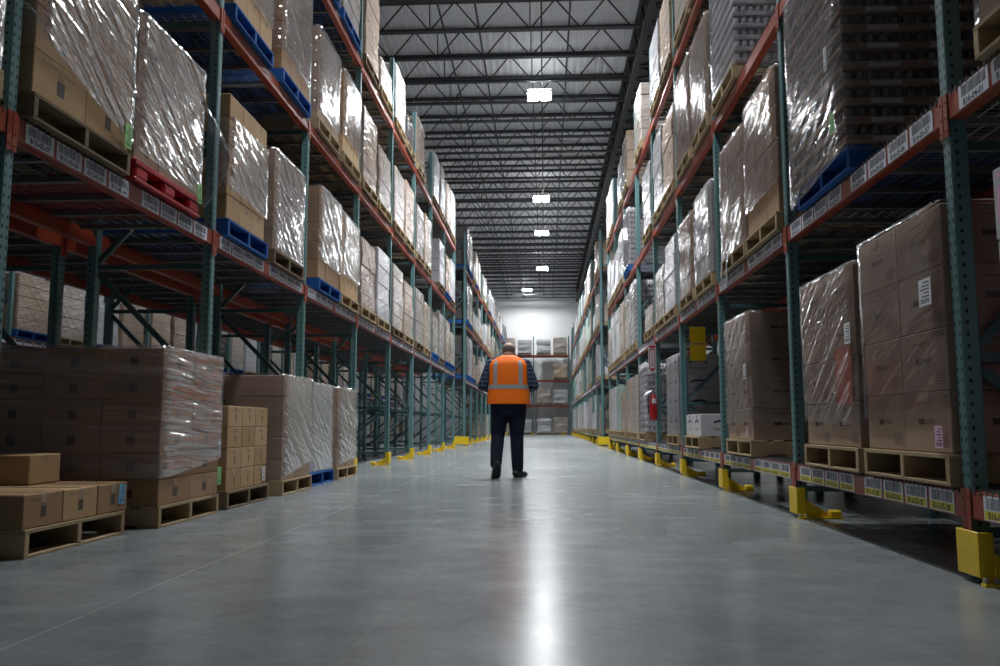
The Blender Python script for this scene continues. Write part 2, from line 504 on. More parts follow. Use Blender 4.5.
# ------------------------------------------------------------------ pallet racks
def post_mesh(s, h):
    b = MB(); b.cbox(0, s * .076, -.038, .038, 0, h, .007); return b.mesh('upright_post', [M['teal']])
def foot_mesh():
    b = MB(); b.box(-.028, .05, -.06, .04, 0, .0095)
    b.tube((.03, -.05, .0095), (.03, -.05, .028), .008, n=6)
    return b.mesh('foot_plate', [M['brace']])
def brace_mesh(s, z0, z1):
    b = MB(); b.bar((s * .08, 0, z0), (s * (D - .08), 0, z1), .03, .04); return b.mesh('brace', [M['brace']])
def beam_mesh(s, L, flip):
    """step beam with end connectors; local x=0 aisle face, top z=0, starts at post centre"""
    b = MB(); q = -s if flip else s
    b.cbox(q * .0, q * .048, .041, L - .041, -.115, 0, .004)
    b.box(q * .048, q * .066, .041, L - .041, -.115, -.04)
    for ya, yb in ((.002, .0405), (L - .0405, L - .002)):
        b.cbox(-q * .007, -q * .001, ya, yb, -.19, .012, .002)
        for k in (-.16, -.10, -.03):
            yc = (ya + yb) / 2
            b.tube((-q * .007, yc, k), (-q * .011, yc, k), .006, n=6)
    return b.mesh('load_beam', [M['orange']])
def deck_mesh(s, L):
    b = MB(); w = L - .02; n = 24
    for i in range(n + 1):
        yy = -w / 2 + w * i / n
        b.box(-s * .004, s * (D - .0), yy - .0028, yy + .0028, .006, .0115)
        b.box(-s * .007, -s * .002, yy - .0028, yy + .0028, -.016, .0115)
    for i in range(12):
        xx = s * (.02 + (D - .04) * i / 11); b.box(xx - .0028, xx + .0028, -w / 2, w / 2, .001, .0065)
    for i in range(3):
        yy = -w / 3 + w / 3 * i; b.box(s * .07, s * (D - .07), yy - .018, yy + .018, -.032, -.002)
    return b.mesh('wire_mesh_deck', [M['galv']])

def text_polys(txt, size):
    def mk():
        cu = bpy.data.curves.new('tmp', 'FONT'); cu.body = txt; cu.size = size; cu.align_x = 'CENTER'; cu.resolution_u = 2; cu.offset = size * .022
        o = bpy.data.objects.new('tmp', cu); C.objects.link(o)
        dg = bpy.context.evaluated_depsgraph_get(); ev = o.evaluated_get(dg); me = ev.to_mesh()
        r = ([tuple(v.co) for v in me.vertices], [tuple(p.vertices) for p in me.polygons])
        ev.to_mesh_clear(); bpy.data.objects.remove(o); bpy.data.curves.remove(cu)
        return r
    return cached(('txt', txt, size), mk)
def put_text(b, txt, size, mapf, mi):
    vs, fs = text_polys(txt, size); n = len(b.v)
    b.v += [mapf(x, y) for x, y, _ in vs]
    for f in fs: b.face([n + i for i in f], mi)
def label_mesh(s, w, h, yel, txt, seed):
    """barcode location label on the aisle face; local origin at its centre, faces the aisle (-s x)"""
    b = MB(); r = random.Random(seed)
    b.box(-s * .0012, 0, -w / 2, w / 2, -h / 2, h / 2, 0)
    e = -s * .0018
    def q(ya, yb, za, zb, mi, xx=e):
        b.box(xx, -s * .0011, ya, yb, za, zb, mi)
    if yel: q(-w / 2 + .006, w / 2 - .006, -h / 2 + .005, -h / 2 + h * .4, 1, -s * .0016)
    y = -w / 2 + .018
    while y < w / 2 - .024:
        t = r.choice((.0025, .004, .0055)); q(y, y + t, -h / 2 + h * .45, h / 2 - .008, 2); y += t + r.choice((.003, .004, .006))
    if txt: put_text(b, txt, h * .40, lambda x, z: (-s * .0022, -s * x * 1.05, -h / 2 + h * .07 + z), 3)
    else: q(-w * .33, w * .33, -h / 2 + h * .1, -h / 2 + h * .32, 3)
    return b.mesh('location_label', [M['labelwhite'], M['labelyellow'], M['barcode'], M['ink']])
def strip_mesh(s, L, yel):
    b = MB()
    for g in range(2):
        for k in range(4):
            yc = .10 + .14 + g * (L / 2 - .06) + k * .285
            b.box(-s * .002, -s * .0005, yc - .125, yc + .125, -.107, -.010, 0)
            b.box(-s * .0028, -s * .002, yc - .10, yc + .10, -.06, -.018, 1)
            b.box(-s * .0028, -s * .002, yc - .118, yc + .118, -.105, -.068, 2 if yel else 0)
    return b.mesh('location_label', [M['labelwhite'], M['barcode'], M['labelyellow']])

def rack_bay(name_label, s, xf, y0, L, levels, labels=(), txtfmt=None, last=False, posts=True, rotz=0, ground=0., near=False, group='pallet racking bays', decks=True, origin=None):
    t = thing('pallet_rack', name_label, 'rack', origin or (xf, y0, 0), rotz, group)
    pm = cached(('post', s), lambda: post_mesh(s, TOP)); fm = cached('foot', foot_mesh)
    rows = [0.] + ([L] if last else [])
    for yy in rows:
        obj('upright_post', pm, t, (0, yy, .01))
        obj('upright_post', cached(('post', -s), lambda: post_mesh(-s, TOP)), t, (s * D, yy, .01))
        obj('foot_plate', fm, t, (s * .03, yy, 0)); obj('foot_plate', fm, t, (s * (D - .05), yy, 0))
        zs = [.2, .95, 1.9, 2.9, 3.9, 4.9, 5.9, 6.8]
        for k, z in enumerate(zs):
            obj('horizontal_brace', cached(('br', s, 0), lambda: brace_mesh(s, 0, 0)), t, (0, yy, z))
            if k < len(zs) - 1:
                dz = zs[k + 1] - z - .1
                up = k % 2
                obj('diagonal_brace', cached(('br', s, round(dz, 2), up), lambda: brace_mesh(s, 0 if up else dz, dz if up else 0)), t, (0, yy, z + .05))
    for k, z in enumerate(levels):
        bm_ = obj('load_beam', cached(('beam', s, L, 0), lambda: beam_mesh(s, L, False)), t, (-s * .002, 0, z))
        obj('load_beam', cached(('beam', s, L, 1), lambda: beam_mesh(s, L, True)), t, (s * (D + .002), 0, z))
        if decks:
            dw = (L - .12) / 2
            for q in (0, 1):
                obj('wire_mesh_deck', cached(('deck', s, L), lambda: deck_mesh(s, dw)), t, (0, .06 + dw / 2 + q * dw, z + .001))
        if k < len(labels) and labels[k]:
            yel = labels[k] == 'y'
            if near:
                for g in range(2):
                    for i in range(4):
                        yc = .10 + .135 + g * (L / 2 - .045) + i * .272
                        n = g * 4 + i
                        num = (8 - n) if yel else max(1, 7 - n)
                        tx = txtfmt % num if txtfmt else None
                        obj('location_label', cached(('lab', s, yel, tx or n), lambda: label_mesh(s, .245, .100, yel, tx, n * 7 + k)), bm_, (-s * .0012, yc, -.058))
            else:
                obj('location_label', cached(('strip', s, L, yel), lambda: strip_mesh(s, L, yel)), bm_, (-s * .0005, 0, 0))
    return t

NR1, NL1 = 8, 8
def r_y(k): return RY0 + P * k
def l_y(k): return LY0 + LP * k
# right run one: bays -1 .. 7
for k in range(-1, NR1):
    fmt = 'B16-%02d-%%02d' % (5 + k) if -1 <= k <= 2 else None
    rack_bay('green and orange rack bay in the right row, ' + ORD[k + 2] + ' bay from the viewpoint', 1, RX, r_y(k), P, RL, ('y', 'w'), fmt, last=(k == NR1 - 1), near=k <= 3)
for k in range(-1, NL1):
    fmt = 'B15-%02d-%%02d' % (5 + k) if -1 <= k <= 2 else None
    rack_bay('green and orange rack bay in the left row, ' + ORD[k + 2] + ' bay from the viewpoint', -1, LX, l_y(k), LP, LLV, ('w',), fmt, last=(k == NL1 - 1), near=k <= 3)
# second runs beyond the cross aisle
R2Y, L2Y, N2 = 27.5, 27.75, 12
for k in range(N2):
    rack_bay('rack bay in the right row past the cross aisle, ' + ORD[k + 1] + ' beyond it', 1, RX, R2Y + P * k, P, RL, ('y', 'w'), last=(k == N2 - 1))
    rack_bay('rack bay in the left row past the cross aisle, ' + ORD[k + 1] + ' beyond it', -1, LX, L2Y + P * k, P, LLV, ('w',), last=(k == N2 - 1))
# end rack along the back wall
for k in range(3):
    rack_bay('rack bay against the white end wall, ' + ('nearest the right row', 'middle one behind the person', 'nearest the left row')[k], 1, 0, 0, P, (2.1, 3.9, 5.68), (), origin=(1.74 - P * k, 60.6, 0), rotz=math.pi / 2, last=(k == 2))
# back-to-back rows behind
LBX = LX - D - .22           # rear face pair: row B front (facing away)
for k in range(-1, NL1):
    rack_bay('dark rack bay back to back behind the left row, ' + ORD[k + 2] + ' bay', -1, LBX, l_y(k), LP, LLV, (), last=(k == NL1 - 1))
RBX = RX + D + .22
for k in range(-1, 3):
    rack_bay('dark rack bay back to back behind the right row, ' + ORD[k + 2] + ' bay', 1, RBX, r_y(k), P, RL, (), last=(k == 2))
# row C: far side of the neighbouring aisle
CX = -9.25
for k in range(1, 22):
    rack_bay('rack bay across the neighbouring aisle seen through the left row, ' + ORD[k] + ' bay', -1, CX, l_y(k), LP, LLV, ('w',), last=(k == 21))

# ------------------------------------------------------------------ yellow post guards
def guard_parts(s):
    b = MB()                       # front plate, U section round the post
    b.cbox(-s * .012, -s * .004, -.135, .055, .03, .215, .003)
    b.cbox(-s * .004, s * .05, -.137, -.129, .0, .215, .003); b.cbox(-s * .004, s * .04, .049, .055, .03, .215, .002)
    b.box(-s * .012, s * .06, -.175, -.137, 0, .012)
    a = MB()                       # sloping side arm back along the frame
    v = [(.052, -.136, .012), (.20, -.136, .012), (.20, -.136, .04), (.052, -.136, .13)]
    a.v += [(s * x, y, z) for x, y, z in v] + [(s * x, y + .009, z) for x, y, z in v]
    for q in ((0, 1, 2, 3), (7, 6, 5, 4), (0, 4, 5, 1), (1, 5, 6, 2), (2, 6, 7, 3), (3, 7, 4, 0)): a.face(q)
    a.box(s * .062, s * .30, -.175, -.075, 0, .0115)
    a.cbox(s * .21, s * .29, -.165, -.085, .012, .06, .01)
    c = MB(); c.tube((0, 0, .012), (0, 0, .034), .012, n=6)
    return b.mesh('front_plate', [M['yellow']]), a.mesh('side_arm', [M['yellow']]), c.mesh('anchor_bolt', [M['metalgrey']])
def guard(s, x, y, label):
    t = thing('post_guard', label, 'post guard', (x, y, 0), 0, 'yellow post guards')
    f, a, c = cached(('guard', s), lambda: guard_parts(s))
    obj('front_plate', f, t); obj('side_arm', a, t)
    for q in (.0, .045): obj('anchor_bolt', c, t, (s * q, -.156, 0))
for k in range(0, NR1 + 1):
    guard(1, RX - .020, r_y(k), 'yellow steel guard at the foot of the right row, ' + ORD[k + 1] + ' post from the viewpoint')
for k in range(3, NL1 + 1):
    guard(-1, LX + .020, l_y(k), 'yellow steel guard at the foot of the left row, ' + ORD[k + 1] + ' post from the viewpoint')
for k in range(1, N2 + 1):
    guard(1, RX - .020, R2Y + P * k, 'yellow guard in the right row past the cross aisle, ' + ORD[k] + ' post')
    guard(-1, LX + .020, L2Y + P * k, 'yellow guard in the left row past the cross aisle, ' + ORD[k] + ' post')
def endguard(x, y, s, label):
    t = thing('end_guard', label, 'rack end guard', (x, y, 0), 0, 'wide yellow end guards')
    b = MB(); b.cbox(-s * .08, s * .42, -.01, .01, .05, .30, .004); b.cbox(-s * .08, -s * .06, .01, .26, .05, .30, .004)
    b2 = MB()
    for q in (-.03, .38): b2.box(s * q - .03, s * q + .03, .010, .05, 0, .30)
    obj('guard_plate', b.mesh('guard_plate', [M['yellow']]), t); obj('stanchion', b2.mesh('stanchion', [M['yellow']]), t)
endguard(RX - .05, R2Y - .35, 1, 'wide yellow end guard where the right row resumes past the cross aisle')
endguard(LX + .05, L2Y - .35, -1, 'wide yellow end guard where the left row resumes past the cross aisle')
for x in (1.2, -.95, -3.4):
    guard(1, x, 60.45, 'small yellow guard in front of the end wall rack, ' + {1.2: 'by the right row', -.95: 'behind the person', -3.4: 'by the left row'}[x])

# ------------------------------------------------------------------ pallets
PW, PD, PH = 1.0, 1.18, .14
def pallet_parts(mat, w=PW, d=PD):
    s = MB(); s.cbox(0, d, -.02, .02, .016, .12, .003)
    t = MB()
    xs = [0, .19, .36, .53, .70, .87, d - .14]
    for i, x in enumerate(xs):
        ww = .14 if i in (0, 6) else .09
        t.cbox(x, x + ww, -w / 2, w / 2, .1205, .14, .002)
    u = MB()
    for x, ww in ((0, .14), (.30, .09), (d / 2 - .045, .09), (d - .39, .09), (d - .14, .14)): u.cbox(x, x + ww, -w / 2, w / 2, 0, .0158, .002)
    a = MB()
    for q in (s, t, u): pass
    for yy in (-w / 2 + .02, 0, w / 2 - .02): a.cbox(0, d, yy - .02, yy + .02, .016, .12, .003)
    for x, ww in zip(xs, (.14, .09, .09, .09, .09, .09, .14)): a.box(x, x + ww, -w / 2, w / 2, .1205, .14)
    for x, ww in ((0, .14), (.45, .09), (d - .14, .14)): a.box(x, x + ww, -w / 2, w / 2, 0, .0158)
    m = [M[mat]]
    return s.mesh('stringer', m), t.mesh('top_deck_slat', m), u.mesh('bottom_deck_slat', m), a.mesh('pallet', m)
PMAT = {'wood': ('wooden_pallet', 'wooden', 'wood'), 'dark': ('wooden_pallet', 'dark wooden', 'darkwood'), 'blue': ('blue_pallet', 'blue wooden', 'bluewood'), 'red': ('plastic_pallet', 'red plastic', 'redplastic')}
def pallet(kind, s, x, yc, z, where, near):
    nm, adj, mt = PMAT[kind]
    lab = adj + ' pallet under load ' + where
    w = PW
    rot = 0 if s > 0 else math.pi
    if kind == 'red':
        t = thing(nm, lab, 'pallet', (x, yc, z), rot, 'loaded pallets')
        b = MB(); b.cbox(0, PD, -w / 2, w / 2, .105, .14, .006); b.cbox(0, PD, -w / 2, w / 2, .0, .022, .006)
        obj('top_deck', b.mesh('top_deck', [M[mt]]), t)
        for i in range(3):
            for j in range(3):
                q = MB(); q.cbox(-.07, .07, -.09, .09, .0225, .1045, .02)
                obj('block', cached('redblock', lambda: q.mesh('block', [M[mt]])), t, (.075 + i * (PD - .15) / 2, (j - 1) * (w / 2 - .095), 0))
        return t
    st, tp, bt, one = cached(('pal', mt), lambda: pallet_parts(mt))
    if near:
        t = thing(nm, lab, 'pallet', (x, yc, z), rot, 'loaded pallets')
        for yy in (-w / 2 + .02, 0, w / 2 - .02): obj('stringer', st, t, (0, yy, 0))
        obj('top_deck_slat', tp, t); obj('bottom_deck_slat', bt, t)
        return t
    return tag(obj(nm, one, None, (x, yc, z), (0, 0, rot)), lab, 'pallet', 'loaded pallets')

# ------------------------------------------------------------------ cartons and loads
def carton_mesh(lx, ly, lz, mat, style):
    """style: 0 plain, 1 square mark, 2 logo and fine print (long cartons), 3 white with arc, 4 small arrow mark, 5 printed white/purple"""
    b = MB(); b.cbox(-lx / 2, lx / 2, -ly / 2, ly / 2, 0, lz, .005)
    e = .0006
    # tape over the top and a little down the ends
    b.box(-lx / 2 + .006, lx / 2 - .006, -.024, .024, lz, lz + e, 1)
    for sx in (-1, 1): b.box(sx * lx / 2, sx * (lx / 2 + e), -.024, .024, lz * .72, lz - .006, 1)
    def pr(face, a0, a1, z0, z1, mi):
        """face 0: ±x faces (a along y), face 1: ±y faces (a along x)"""
        for sg in (-1, 1):
            if face == 0:
                q0, q1 = (a0, a1) if sg > 0 else (-a1, -a0)
                b.box(sg * lx / 2, sg * (lx / 2 + e), q0 * ly, q1 * ly, z0 * lz, z1 * lz, mi)
            else:
                q0, q1 = (a0, a1) if sg < 0 else (-a1, -a0)
                b.box(q0 * lx, q1 * lx, sg * ly / 2, sg * (ly / 2 + e), z0 * lz, z1 * lz, mi)
    if style == 1:
        for f in (0, 1):
            pr(f, -.07, .07, .28, .62, 2); pr(f, -.05, .05, .66, .7, 3)
            pr(f, -.36, .3, .80, .815, 3); pr(f, -.36, .1, .86, .872, 3)
    elif style == 2:
        for f in (0, 1):
            pr(f, -.17, -.04, .46, .56, 2); pr(f, -.03, .18, .47, .55, 3)
            for k in range(5): pr(f, .22, .43, .10 + k * .045, .125 + k * .045, 3)
            pr(f, -.2, .12, .80, .83, 3); pr(f, .40, .44, .88, .92, 2)
    elif style == 3:
        for sg in (-1, 1):
            for k in range(9):
                a0, a1 = -.22 + k * .44 / 9, -.22 + (k + 1) * .44 / 9
                zc = .56 + .10 * (1 - ((a0 + a1) / .44) ** 2)
                b.box(a0 * lx, a1 * lx, sg * ly / 2, sg * (ly / 2 + e), zc * lz, (zc + .10) * lz, 2)
                b.box(sg * lx / 2, sg * (lx / 2 + e), a0 * ly, a1 * ly, zc * lz, (zc + .10) * lz, 2)
        for f in (0, 1):
            pr(f, -.24, .24, .34, .37, 3); pr(f, -.2, .2, .27, .295, 3)
    elif style == 4:
        for f in (0, 1):
            pr(f, .02, .07, .25, .55, 2); pr(f, -.0, .09, .5, .58, 2); pr(f, -.3, .2, .78, .8, 3)
    elif style == 5:
        for f in (0, 1):
            for k in range(4): pr(f, -.42 + .22 * k, -.26 + .22 * k, .25, .75, 4)
            pr(f, -.44, .44, .86, .92, 4)
    return b.mesh('carton', [M[mat], M['tape'], M['cartonink'] if style != 3 else M['ink'], M['cartonfaint'], M['pink']])

def wrap_mesh(w, d, h, s, seed, mat, low=(0., 0.), bulge=.012, top=.05, slack=.006):
    """film shell round a load: local x depth 0..s*d, y 0..w, z 0..h; low = bottom edge height at y=0 and y=w (aisle side)"""
    NP = [int(18 * d), int(22 * w)]; NZ = 34
    r = .02
    per = []
    def seg(p, q, n):
        for i in range(n): per.append((p[0] + (q[0] - p[0]) * i / n, p[1] + (q[1] - p[1]) * i / n))
    e = slack
    x0, x1, y0, y1 = -e, d + e, -e, w + e
    seg((x0 + r, y0), (x1 - r, y0), NP[0]); seg((x1, y0 + r), (x1, y1 - r), NP[1]); seg((x1 - r, y1), (x0 + r, y1), NP[0]); seg((x0, y1 - r), (x0, y0 + r), NP[1])
    b = MB(); rings = []
    cx, cy = d / 2, w / 2
    for k in range(NZ + 1):
        f = k / NZ; ring = []
        for (x, y) in per:
            zl = low[0] + (low[1] - low[0]) * min(1, max(0, y / w))
            z = zl + (h + e - zl) * f
            u = x + y
            n1 = noise.noise(Vector((u * .55 - z * .4, (z + u * .62) * 4.4, seed * 3.1)))
            n2 = noise.noise(Vector((u * 1.1, (z + u * .6) * 2.1, seed * 1.7 + 9)))
            dsp = bulge * (.45 + .8 * abs(n1) + .35 * n2)
            nx = -1 if x <= x0 + r * .5 else (1 if x >= x1 - r * .5 else 0)
            ny = -1 if y <= y0 + r * .5 else (1 if y >= y1 - r * .5 else 0)
            ring.append((s * (x + nx * dsp), y + ny * dsp, z))
        rings.append(ring)
    if top > 0:                       # folded in over the top edge
        for q, zz in ((.35, .006), (1., .012)):
            ring = []
            for (x, y) in per:
                dx = top * q * (1 if x <= x0 + r * .5 else (-1 if x >= x1 - r * .5 else 0)); dy = top * q * (1 if y <= y0 + r * .5 else (-1 if y >= y1 - r * .5 else 0))
                ring.append((s * (x + dx), y + dy, h + e + zz + .008 * noise.noise(Vector((x * 6, y * 6, seed)))))
            rings.append(ring)
    b.rings(rings, 0, True, False)
    return b.mesh('stretch_wrap', [M[mat]])

def paper_mesh(w, h, mat, lines=True):
    """paper slip facing -x, centred"""
    b = MB(); b.box(0, .0012, -w / 2, w / 2, -h / 2, h / 2, 0)
    if lines:
        for k in range(5):
            z = h / 2 - h * (.14 + .13 * k); b.box(-.0005, .0002, -w * .38, w * (.1 + .28 * ((k * 7) % 3) / 2), z - h * .025, z + h * .025, 1)
        y = -w * .36
        while y < w * .34: b.box(-.0005, .0002, y, y + .004, -h * .42, -h * .24, 1); y += .0085
    return b.mesh('paper_label', [M[mat], M['barcode']])

def carton_load(label, s, x, y0, w, d, z, h, grid, mat='carton', style=0, wrap=None, low=(0., 0.), bulge=.012, group='loads of cartons', seed=1, name='carton_load', skip_top=None, papers=(), mats=None, jit=.006, top=.05, wrap_h=None):
    """grid = (nx depth, ny along, nz)"""
    nx, ny, nz = grid; t = thing(name, label, 'pallet load', (x, y0, z), 0, group)
    lx, ly, lz = d / nx, w / ny, h / nz
    r = random.Random(seed)
    for k in range(nz):
        for i in range(nx):
            for j in range(ny):
                if not (i == 0 or j in (0, ny - 1) or k == nz - 1 or i == nx - 1): continue
                if k == nz - 1 and skip_top and skip_top(i, j): continue
                mt = mats(i, j, k) if mats else mat
                me = cached(('ctn', round(lx, 3), round(ly, 3), round(lz, 3), mt, style), lambda: carton_mesh(lx - .004, ly - .004, lz - .002, mt, style))
                obj('carton', me, t, (s * (lx * (i + .5) + r.uniform(0, jit)), ly * (j + .5) + r.uniform(-jit, jit) * .5, lz * k + .001), (0, 0, r.uniform(-.008, .008)))
    if wrap: obj('stretch_wrap', wrap_mesh(w, d, wrap_h or h, s, seed, wrap, low, bulge, top, slack=.01), t)
    for (py, pz, pw, ph, pm) in papers:
        o = obj('paper_label', paper_mesh(pw, ph, pm, pm != 'orangepatch'), t, (-s * (.004 if pm == 'orangepatch' else .03), py, pz), (0, 0, 0 if s > 0 else math.pi))
        o['label'] = {'white': 'white printed label', 'green': 'green label', 'pink': 'pink label', 'blue_label': 'blue label', 'orangepatch': 'orange patch'}[pm]
    return t

def tray_mesh(w, d, hh, s, dark):
    b = MB(); b.cbox(0, s * d, 0, w, 0, hh * .42, .01, 0)
    rad = .033
    def can(x, y):
        b.lathe([(rad * .95, hh * .42), (rad, hh * .5), (rad, hh * .84), (rad * .72, hh * .97)], 8, 1, (s * x, y, 0)); 
    ny = int(w / .068); nx = int(d / .068)
    for j in range(ny):
        y = rad + .004 + (w - 2 * rad - .008) * j / (ny - 1)
        can(rad + .004, y); can(d - rad - .004, y)
    for i in range(1, nx - 1):
        x = rad + .004 + (d - 2 * rad - .008) * i / (nx - 1)
        can(x, rad + .004); can(x, w - rad - .004)
    b.box(s * .075, s * (d - .075), .075, w - .075, hh * .42, hh * .8, 0)
    for i in range(3):                      # white end labels on the tray walls
        xc = d * (.2 + .3 * i); b.box(s * (xc - .09), s * (xc + .09), -.0012, 0, hh * .08, hh * .32, 2)
    return b.mesh('can_tray', [M['cartongrey'] if dark else M['cartonwhite'], M['candark'] if dark else M['canlight'], M['white']])
M['candark'] = plain('dark_can', (.16, .15, .18, 1), .25, .7)
M['canlight'] = plain('silver_can', (.78, .78, .80, 1), .3, .1)
def tray_load(label, s, x, y0, w, d, z, nz, hh, dark, wrap='film', seed=3, papers=(), low=(.002, .002)):
    t = thing('tray_load', label, 'pallet load', (x, y0, z), 0, 'loads of canned drink trays')
    me = cached(('tray', s, round(w, 2), round(d, 2), hh, dark), lambda: tray_mesh(w, d, hh, s, dark))
    r = random.Random(seed)
    for k in range(nz): obj('can_tray', me, t, (s * r.uniform(0, .008), r.uniform(-.004, .004), k * hh + .001))
    if wrap: obj('stretch_wrap', wrap_mesh(w, d, nz * hh, s, seed, wrap, low, .010, .06, .012), t)
    for (py, pz, pw, ph, pm) in papers:
        o = obj('paper_label', paper_mesh(pw, ph, pm), t, (-s * .034, py, pz), (0, 0, 0 if s > 0 else math.pi))
        o['label'] = {'white': 'white printed label', 'green': 'green label'}[pm]
    return t

def block_mesh(w, d, h, s, nl, seed, mat, groove=.006, bul=.012):
    """load of wrapped layers as one body: stacked, slightly uneven layers"""
    b = MB(); r = random.Random(seed); rings = []
    NX, NY = 5, 5
    def ring(e, z, ox, oy, k):
        pts = []
        c = .02
        x0, x1, y0, y1 = e + ox, d - e + ox, e + oy, w - e + oy
        for i in range(NX): pts.append((x0 + c + (x1 - x0 - 2 * c) * i / (NX - 1), y0))
        for i in range(NY): pts.append((x1, y0 + c + (y1 - y0 - 2 * c) * i / (NY - 1)))
        for i in range(NX): pts.append((x1 - c - (x1 - x0 - 2 * c) * i / (NX - 1), y1))
        for i in range(NY): pts.append((x0, y1 - c - (y1 - y0 - 2 * c) * i / (NY - 1)))
        o = []
        for (x, y) in pts:
            q = bul * noise.noise(Vector((x * 2.3 + seed, y * 2.3, z * 3.1)))
            o.append((s * (x + q * (1 if x > d / 2 else -1)), y + q * (1 if y > w / 2 else -1), z))
        return o
    lh = h / nl
    for k in range(nl):
        ox, oy = r.uniform(-.006, .006), r.uniform(-.006, .006)
        z = k * lh
        rings += [ring(groove, z + .001, ox, oy, k), ring(.0, z + lh * .04, ox, oy, k), ring(0, z + lh * .5, ox, oy, k), ring(.0, z + lh * .96, ox, oy, k), ring(groove, z + lh - .001, ox, oy, k)]
    b.rings(rings, 0, False, True)
    return b.mesh('wrapped_load', [M[mat]])

LOOK = {'brown': ('film-wrapped brown carton load', 'wbrown', 5), 'grey': ('film-wrapped grey-tan carton load', 'wgrey', 5), 'silver': ('silvery film-wrapped load', 'wsilver', 4),
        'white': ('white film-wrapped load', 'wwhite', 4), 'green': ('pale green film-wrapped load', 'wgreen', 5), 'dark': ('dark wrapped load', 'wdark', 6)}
def far_load(kind, s, x, y0, z, h, where, pal='wood', w=.98, d=1.12, near_pal=False, name='wrapped_load'):
    """pallet + wrapped load, further off"""
    r = RND
    pallet(pal, s, x, y0 + w / 2, z, where, near_pal)
    look, mt, nl = LOOK[kind]
    v = r.randrange(4)
    hq = round(h / .1) * .1
    me = cached(('blk', kind, s, v, round(hq, 1), w, d), lambda: block_mesh(w, d, hq, s, nl, v * 5 + len(kind), mt))
    o = obj(name, me, None, (x + s * .02, y0, z + PH + .002))
    return tag(o, look + ' ' + where, 'pallet load', 'wrapped pallet loads')

DZ = .0130     # deck wires above the beam top
def wR(k, lv, half):
    return '%s, right row, %s bay, %s half' % (('lowest shelf', 'one shelf up', 'two shelves up', 'top shelf')[lv], ORD[k + 2], half)
def wL(k, lv, half):
    return '%s, left row, %s bay, %s half' % (('floor', 'one shelf up', 'two shelves up', 'top shelf')[lv], ORD[k + 2], half)

RPX = RX - .045       # pallet face, right
LPX = LX + .045
# ---- right row, near bays
def zR(l): return RL[l] + DZ
def zL(l): return LLV[l - 1] + DZ

def rload(k, lv, half, y0, pal, fn):
    where = wR(k, lv, half)
    pallet(pal, 1, RPX, y0 + .49, zR(lv), where, True)
    return fn(where, y0, zR(lv) + PH + .001)
def lload(k, lv, half, y0, pal, fn, px=None):
    where = wL(k, lv, half)
    pallet(pal, -1, px if px is not None else LPX, y0 + .49, zL(lv) if lv else 0., where, True)
    return fn(where, y0, (zL(lv) if lv else 0.) + PH + .001)
W_, D_ = .98, 1.10
# bay -1
rload(-1, 0, 'farther', 2.42, 'wood', lambda wh, y, z: carton_load('printed white and purple cartons ' + wh, 1, RPX + .02, y, W_, D_, z, 1.14, (3, 3, 4), 'cartonwhite', 5, seed=11))
rload(-1, 1, 'farther', 2.44, 'wood', lambda wh, y, z: carton_load('plain brown cartons ' + wh, 1, RPX + .02, y, W_, D_, z, 1.2, (3, 2, 4), 'carton', 0, 'filmthin', seed=12))
# bay 0
rload(0, 0, 'nearer', 3.86, 'wood', lambda wh, y, z: carton_load('big brown cartons with white label ' + wh, 1, RPX + .02, y, W_, D_, z, 1.135, (2, 2, 4), 'cartongrey', 2, 'filmthin', (.2, .16), .006, seed=13,
      papers=((.115, .74, .125, .125, 'white'), (.055, .075, .075, .10, 'pink'))))
rload(0, 0, 'farther', 4.95, 'wood', lambda wh, y, z: carton_load('brown cartons with an orange patch ' + wh, 1, RPX + .02, y, W_, D_, z, 1.07, (2, 2, 4), 'cartongrey', 2, 'film', (.12, .16), .012, seed=14,
      papers=((.05, .66, .09, .12, 'white'), (.21, .42, .27, .34, 'orangepatch'))))
rload(0, 1, 'farther', 4.88, 'blue', lambda wh, y, z: tray_load('dark trays of cans in grey film ' + wh, 1, RPX - .028, y - .03, 1.045, 1.22, z, 12, .112, True, 'film', 15, low=(-.05, -.14), papers=((.17, .58, .05, .15, 'white'), (.10, .15, .07, .12, 'green'))))
# bay 1
rload(1, 0, 'farther', 7.46, 'wood', lambda wh, y, z: carton_load('tall brown carton load half in shadow ' + wh, 1, RPX + .02, y, W_, D_, z, 1.12, (2, 2, 4), 'cartongrey', 2, 'film', (.16, .14), .010, seed=16, papers=((.10, .60, .08, .13, 'white'), (.08, .07, .07, .08, 'pink'))))
rload(1, 1, 'nearer', 6.43, 'wood', lambda wh, y, z: carton_load('tall shiny-wrapped brown cartons ' + wh, 1, RPX + .02, y, W_, D_, z, 1.16, (3, 3, 4), 'carton', 0, 'film', (.22, .2), .014, seed=17))
tl_ = rload(1, 1, 'farther', 7.48, 'wood', lambda wh, y, z: carton_load('grey-wrapped cartons ' + wh, 1, RPX + .02, y, W_, D_, z, 1.08, (3, 3, 5), 'cartongrey', 0, 'film', (.0, .0), .012, seed=18))
rload(1, 2, 'farther', 7.72, 'wood', lambda wh, y, z: tray_load('trays of silver cans in film ' + wh, 1, RPX + .02, y, W_, D_, z, 11, .115, False, 'film', 19))
def film_tail(seed):
    b = MB(); rs = []
    for k in range(12):
        f = k / 11; row = []
        for i in range(4):
            row.append((-.02 - .05 * math.sin(f * 2.4) + .012 * noise.noise(Vector((f * 5, i, seed))), .03 * (i - 1.5) * (1 - .5 * f) + .05 * f + .02 * noise.noise(Vector((f * 4, seed, 3))), .06 - .42 * f))
        rs.append(row)
    b.rings(rs, 0, True, False, False); return b.mesh('loose_film', [M['slipfilm']])
M['slipfilm'] = plain('crumpled_film_tail', (.5, .5, .52, 1), .25, spec=.7)
obj('loose_film', film_tail(1), tl_, (-.05, .25, 0)); obj('loose_film', film_tail(5), tl_, (-.06, .42, .01))
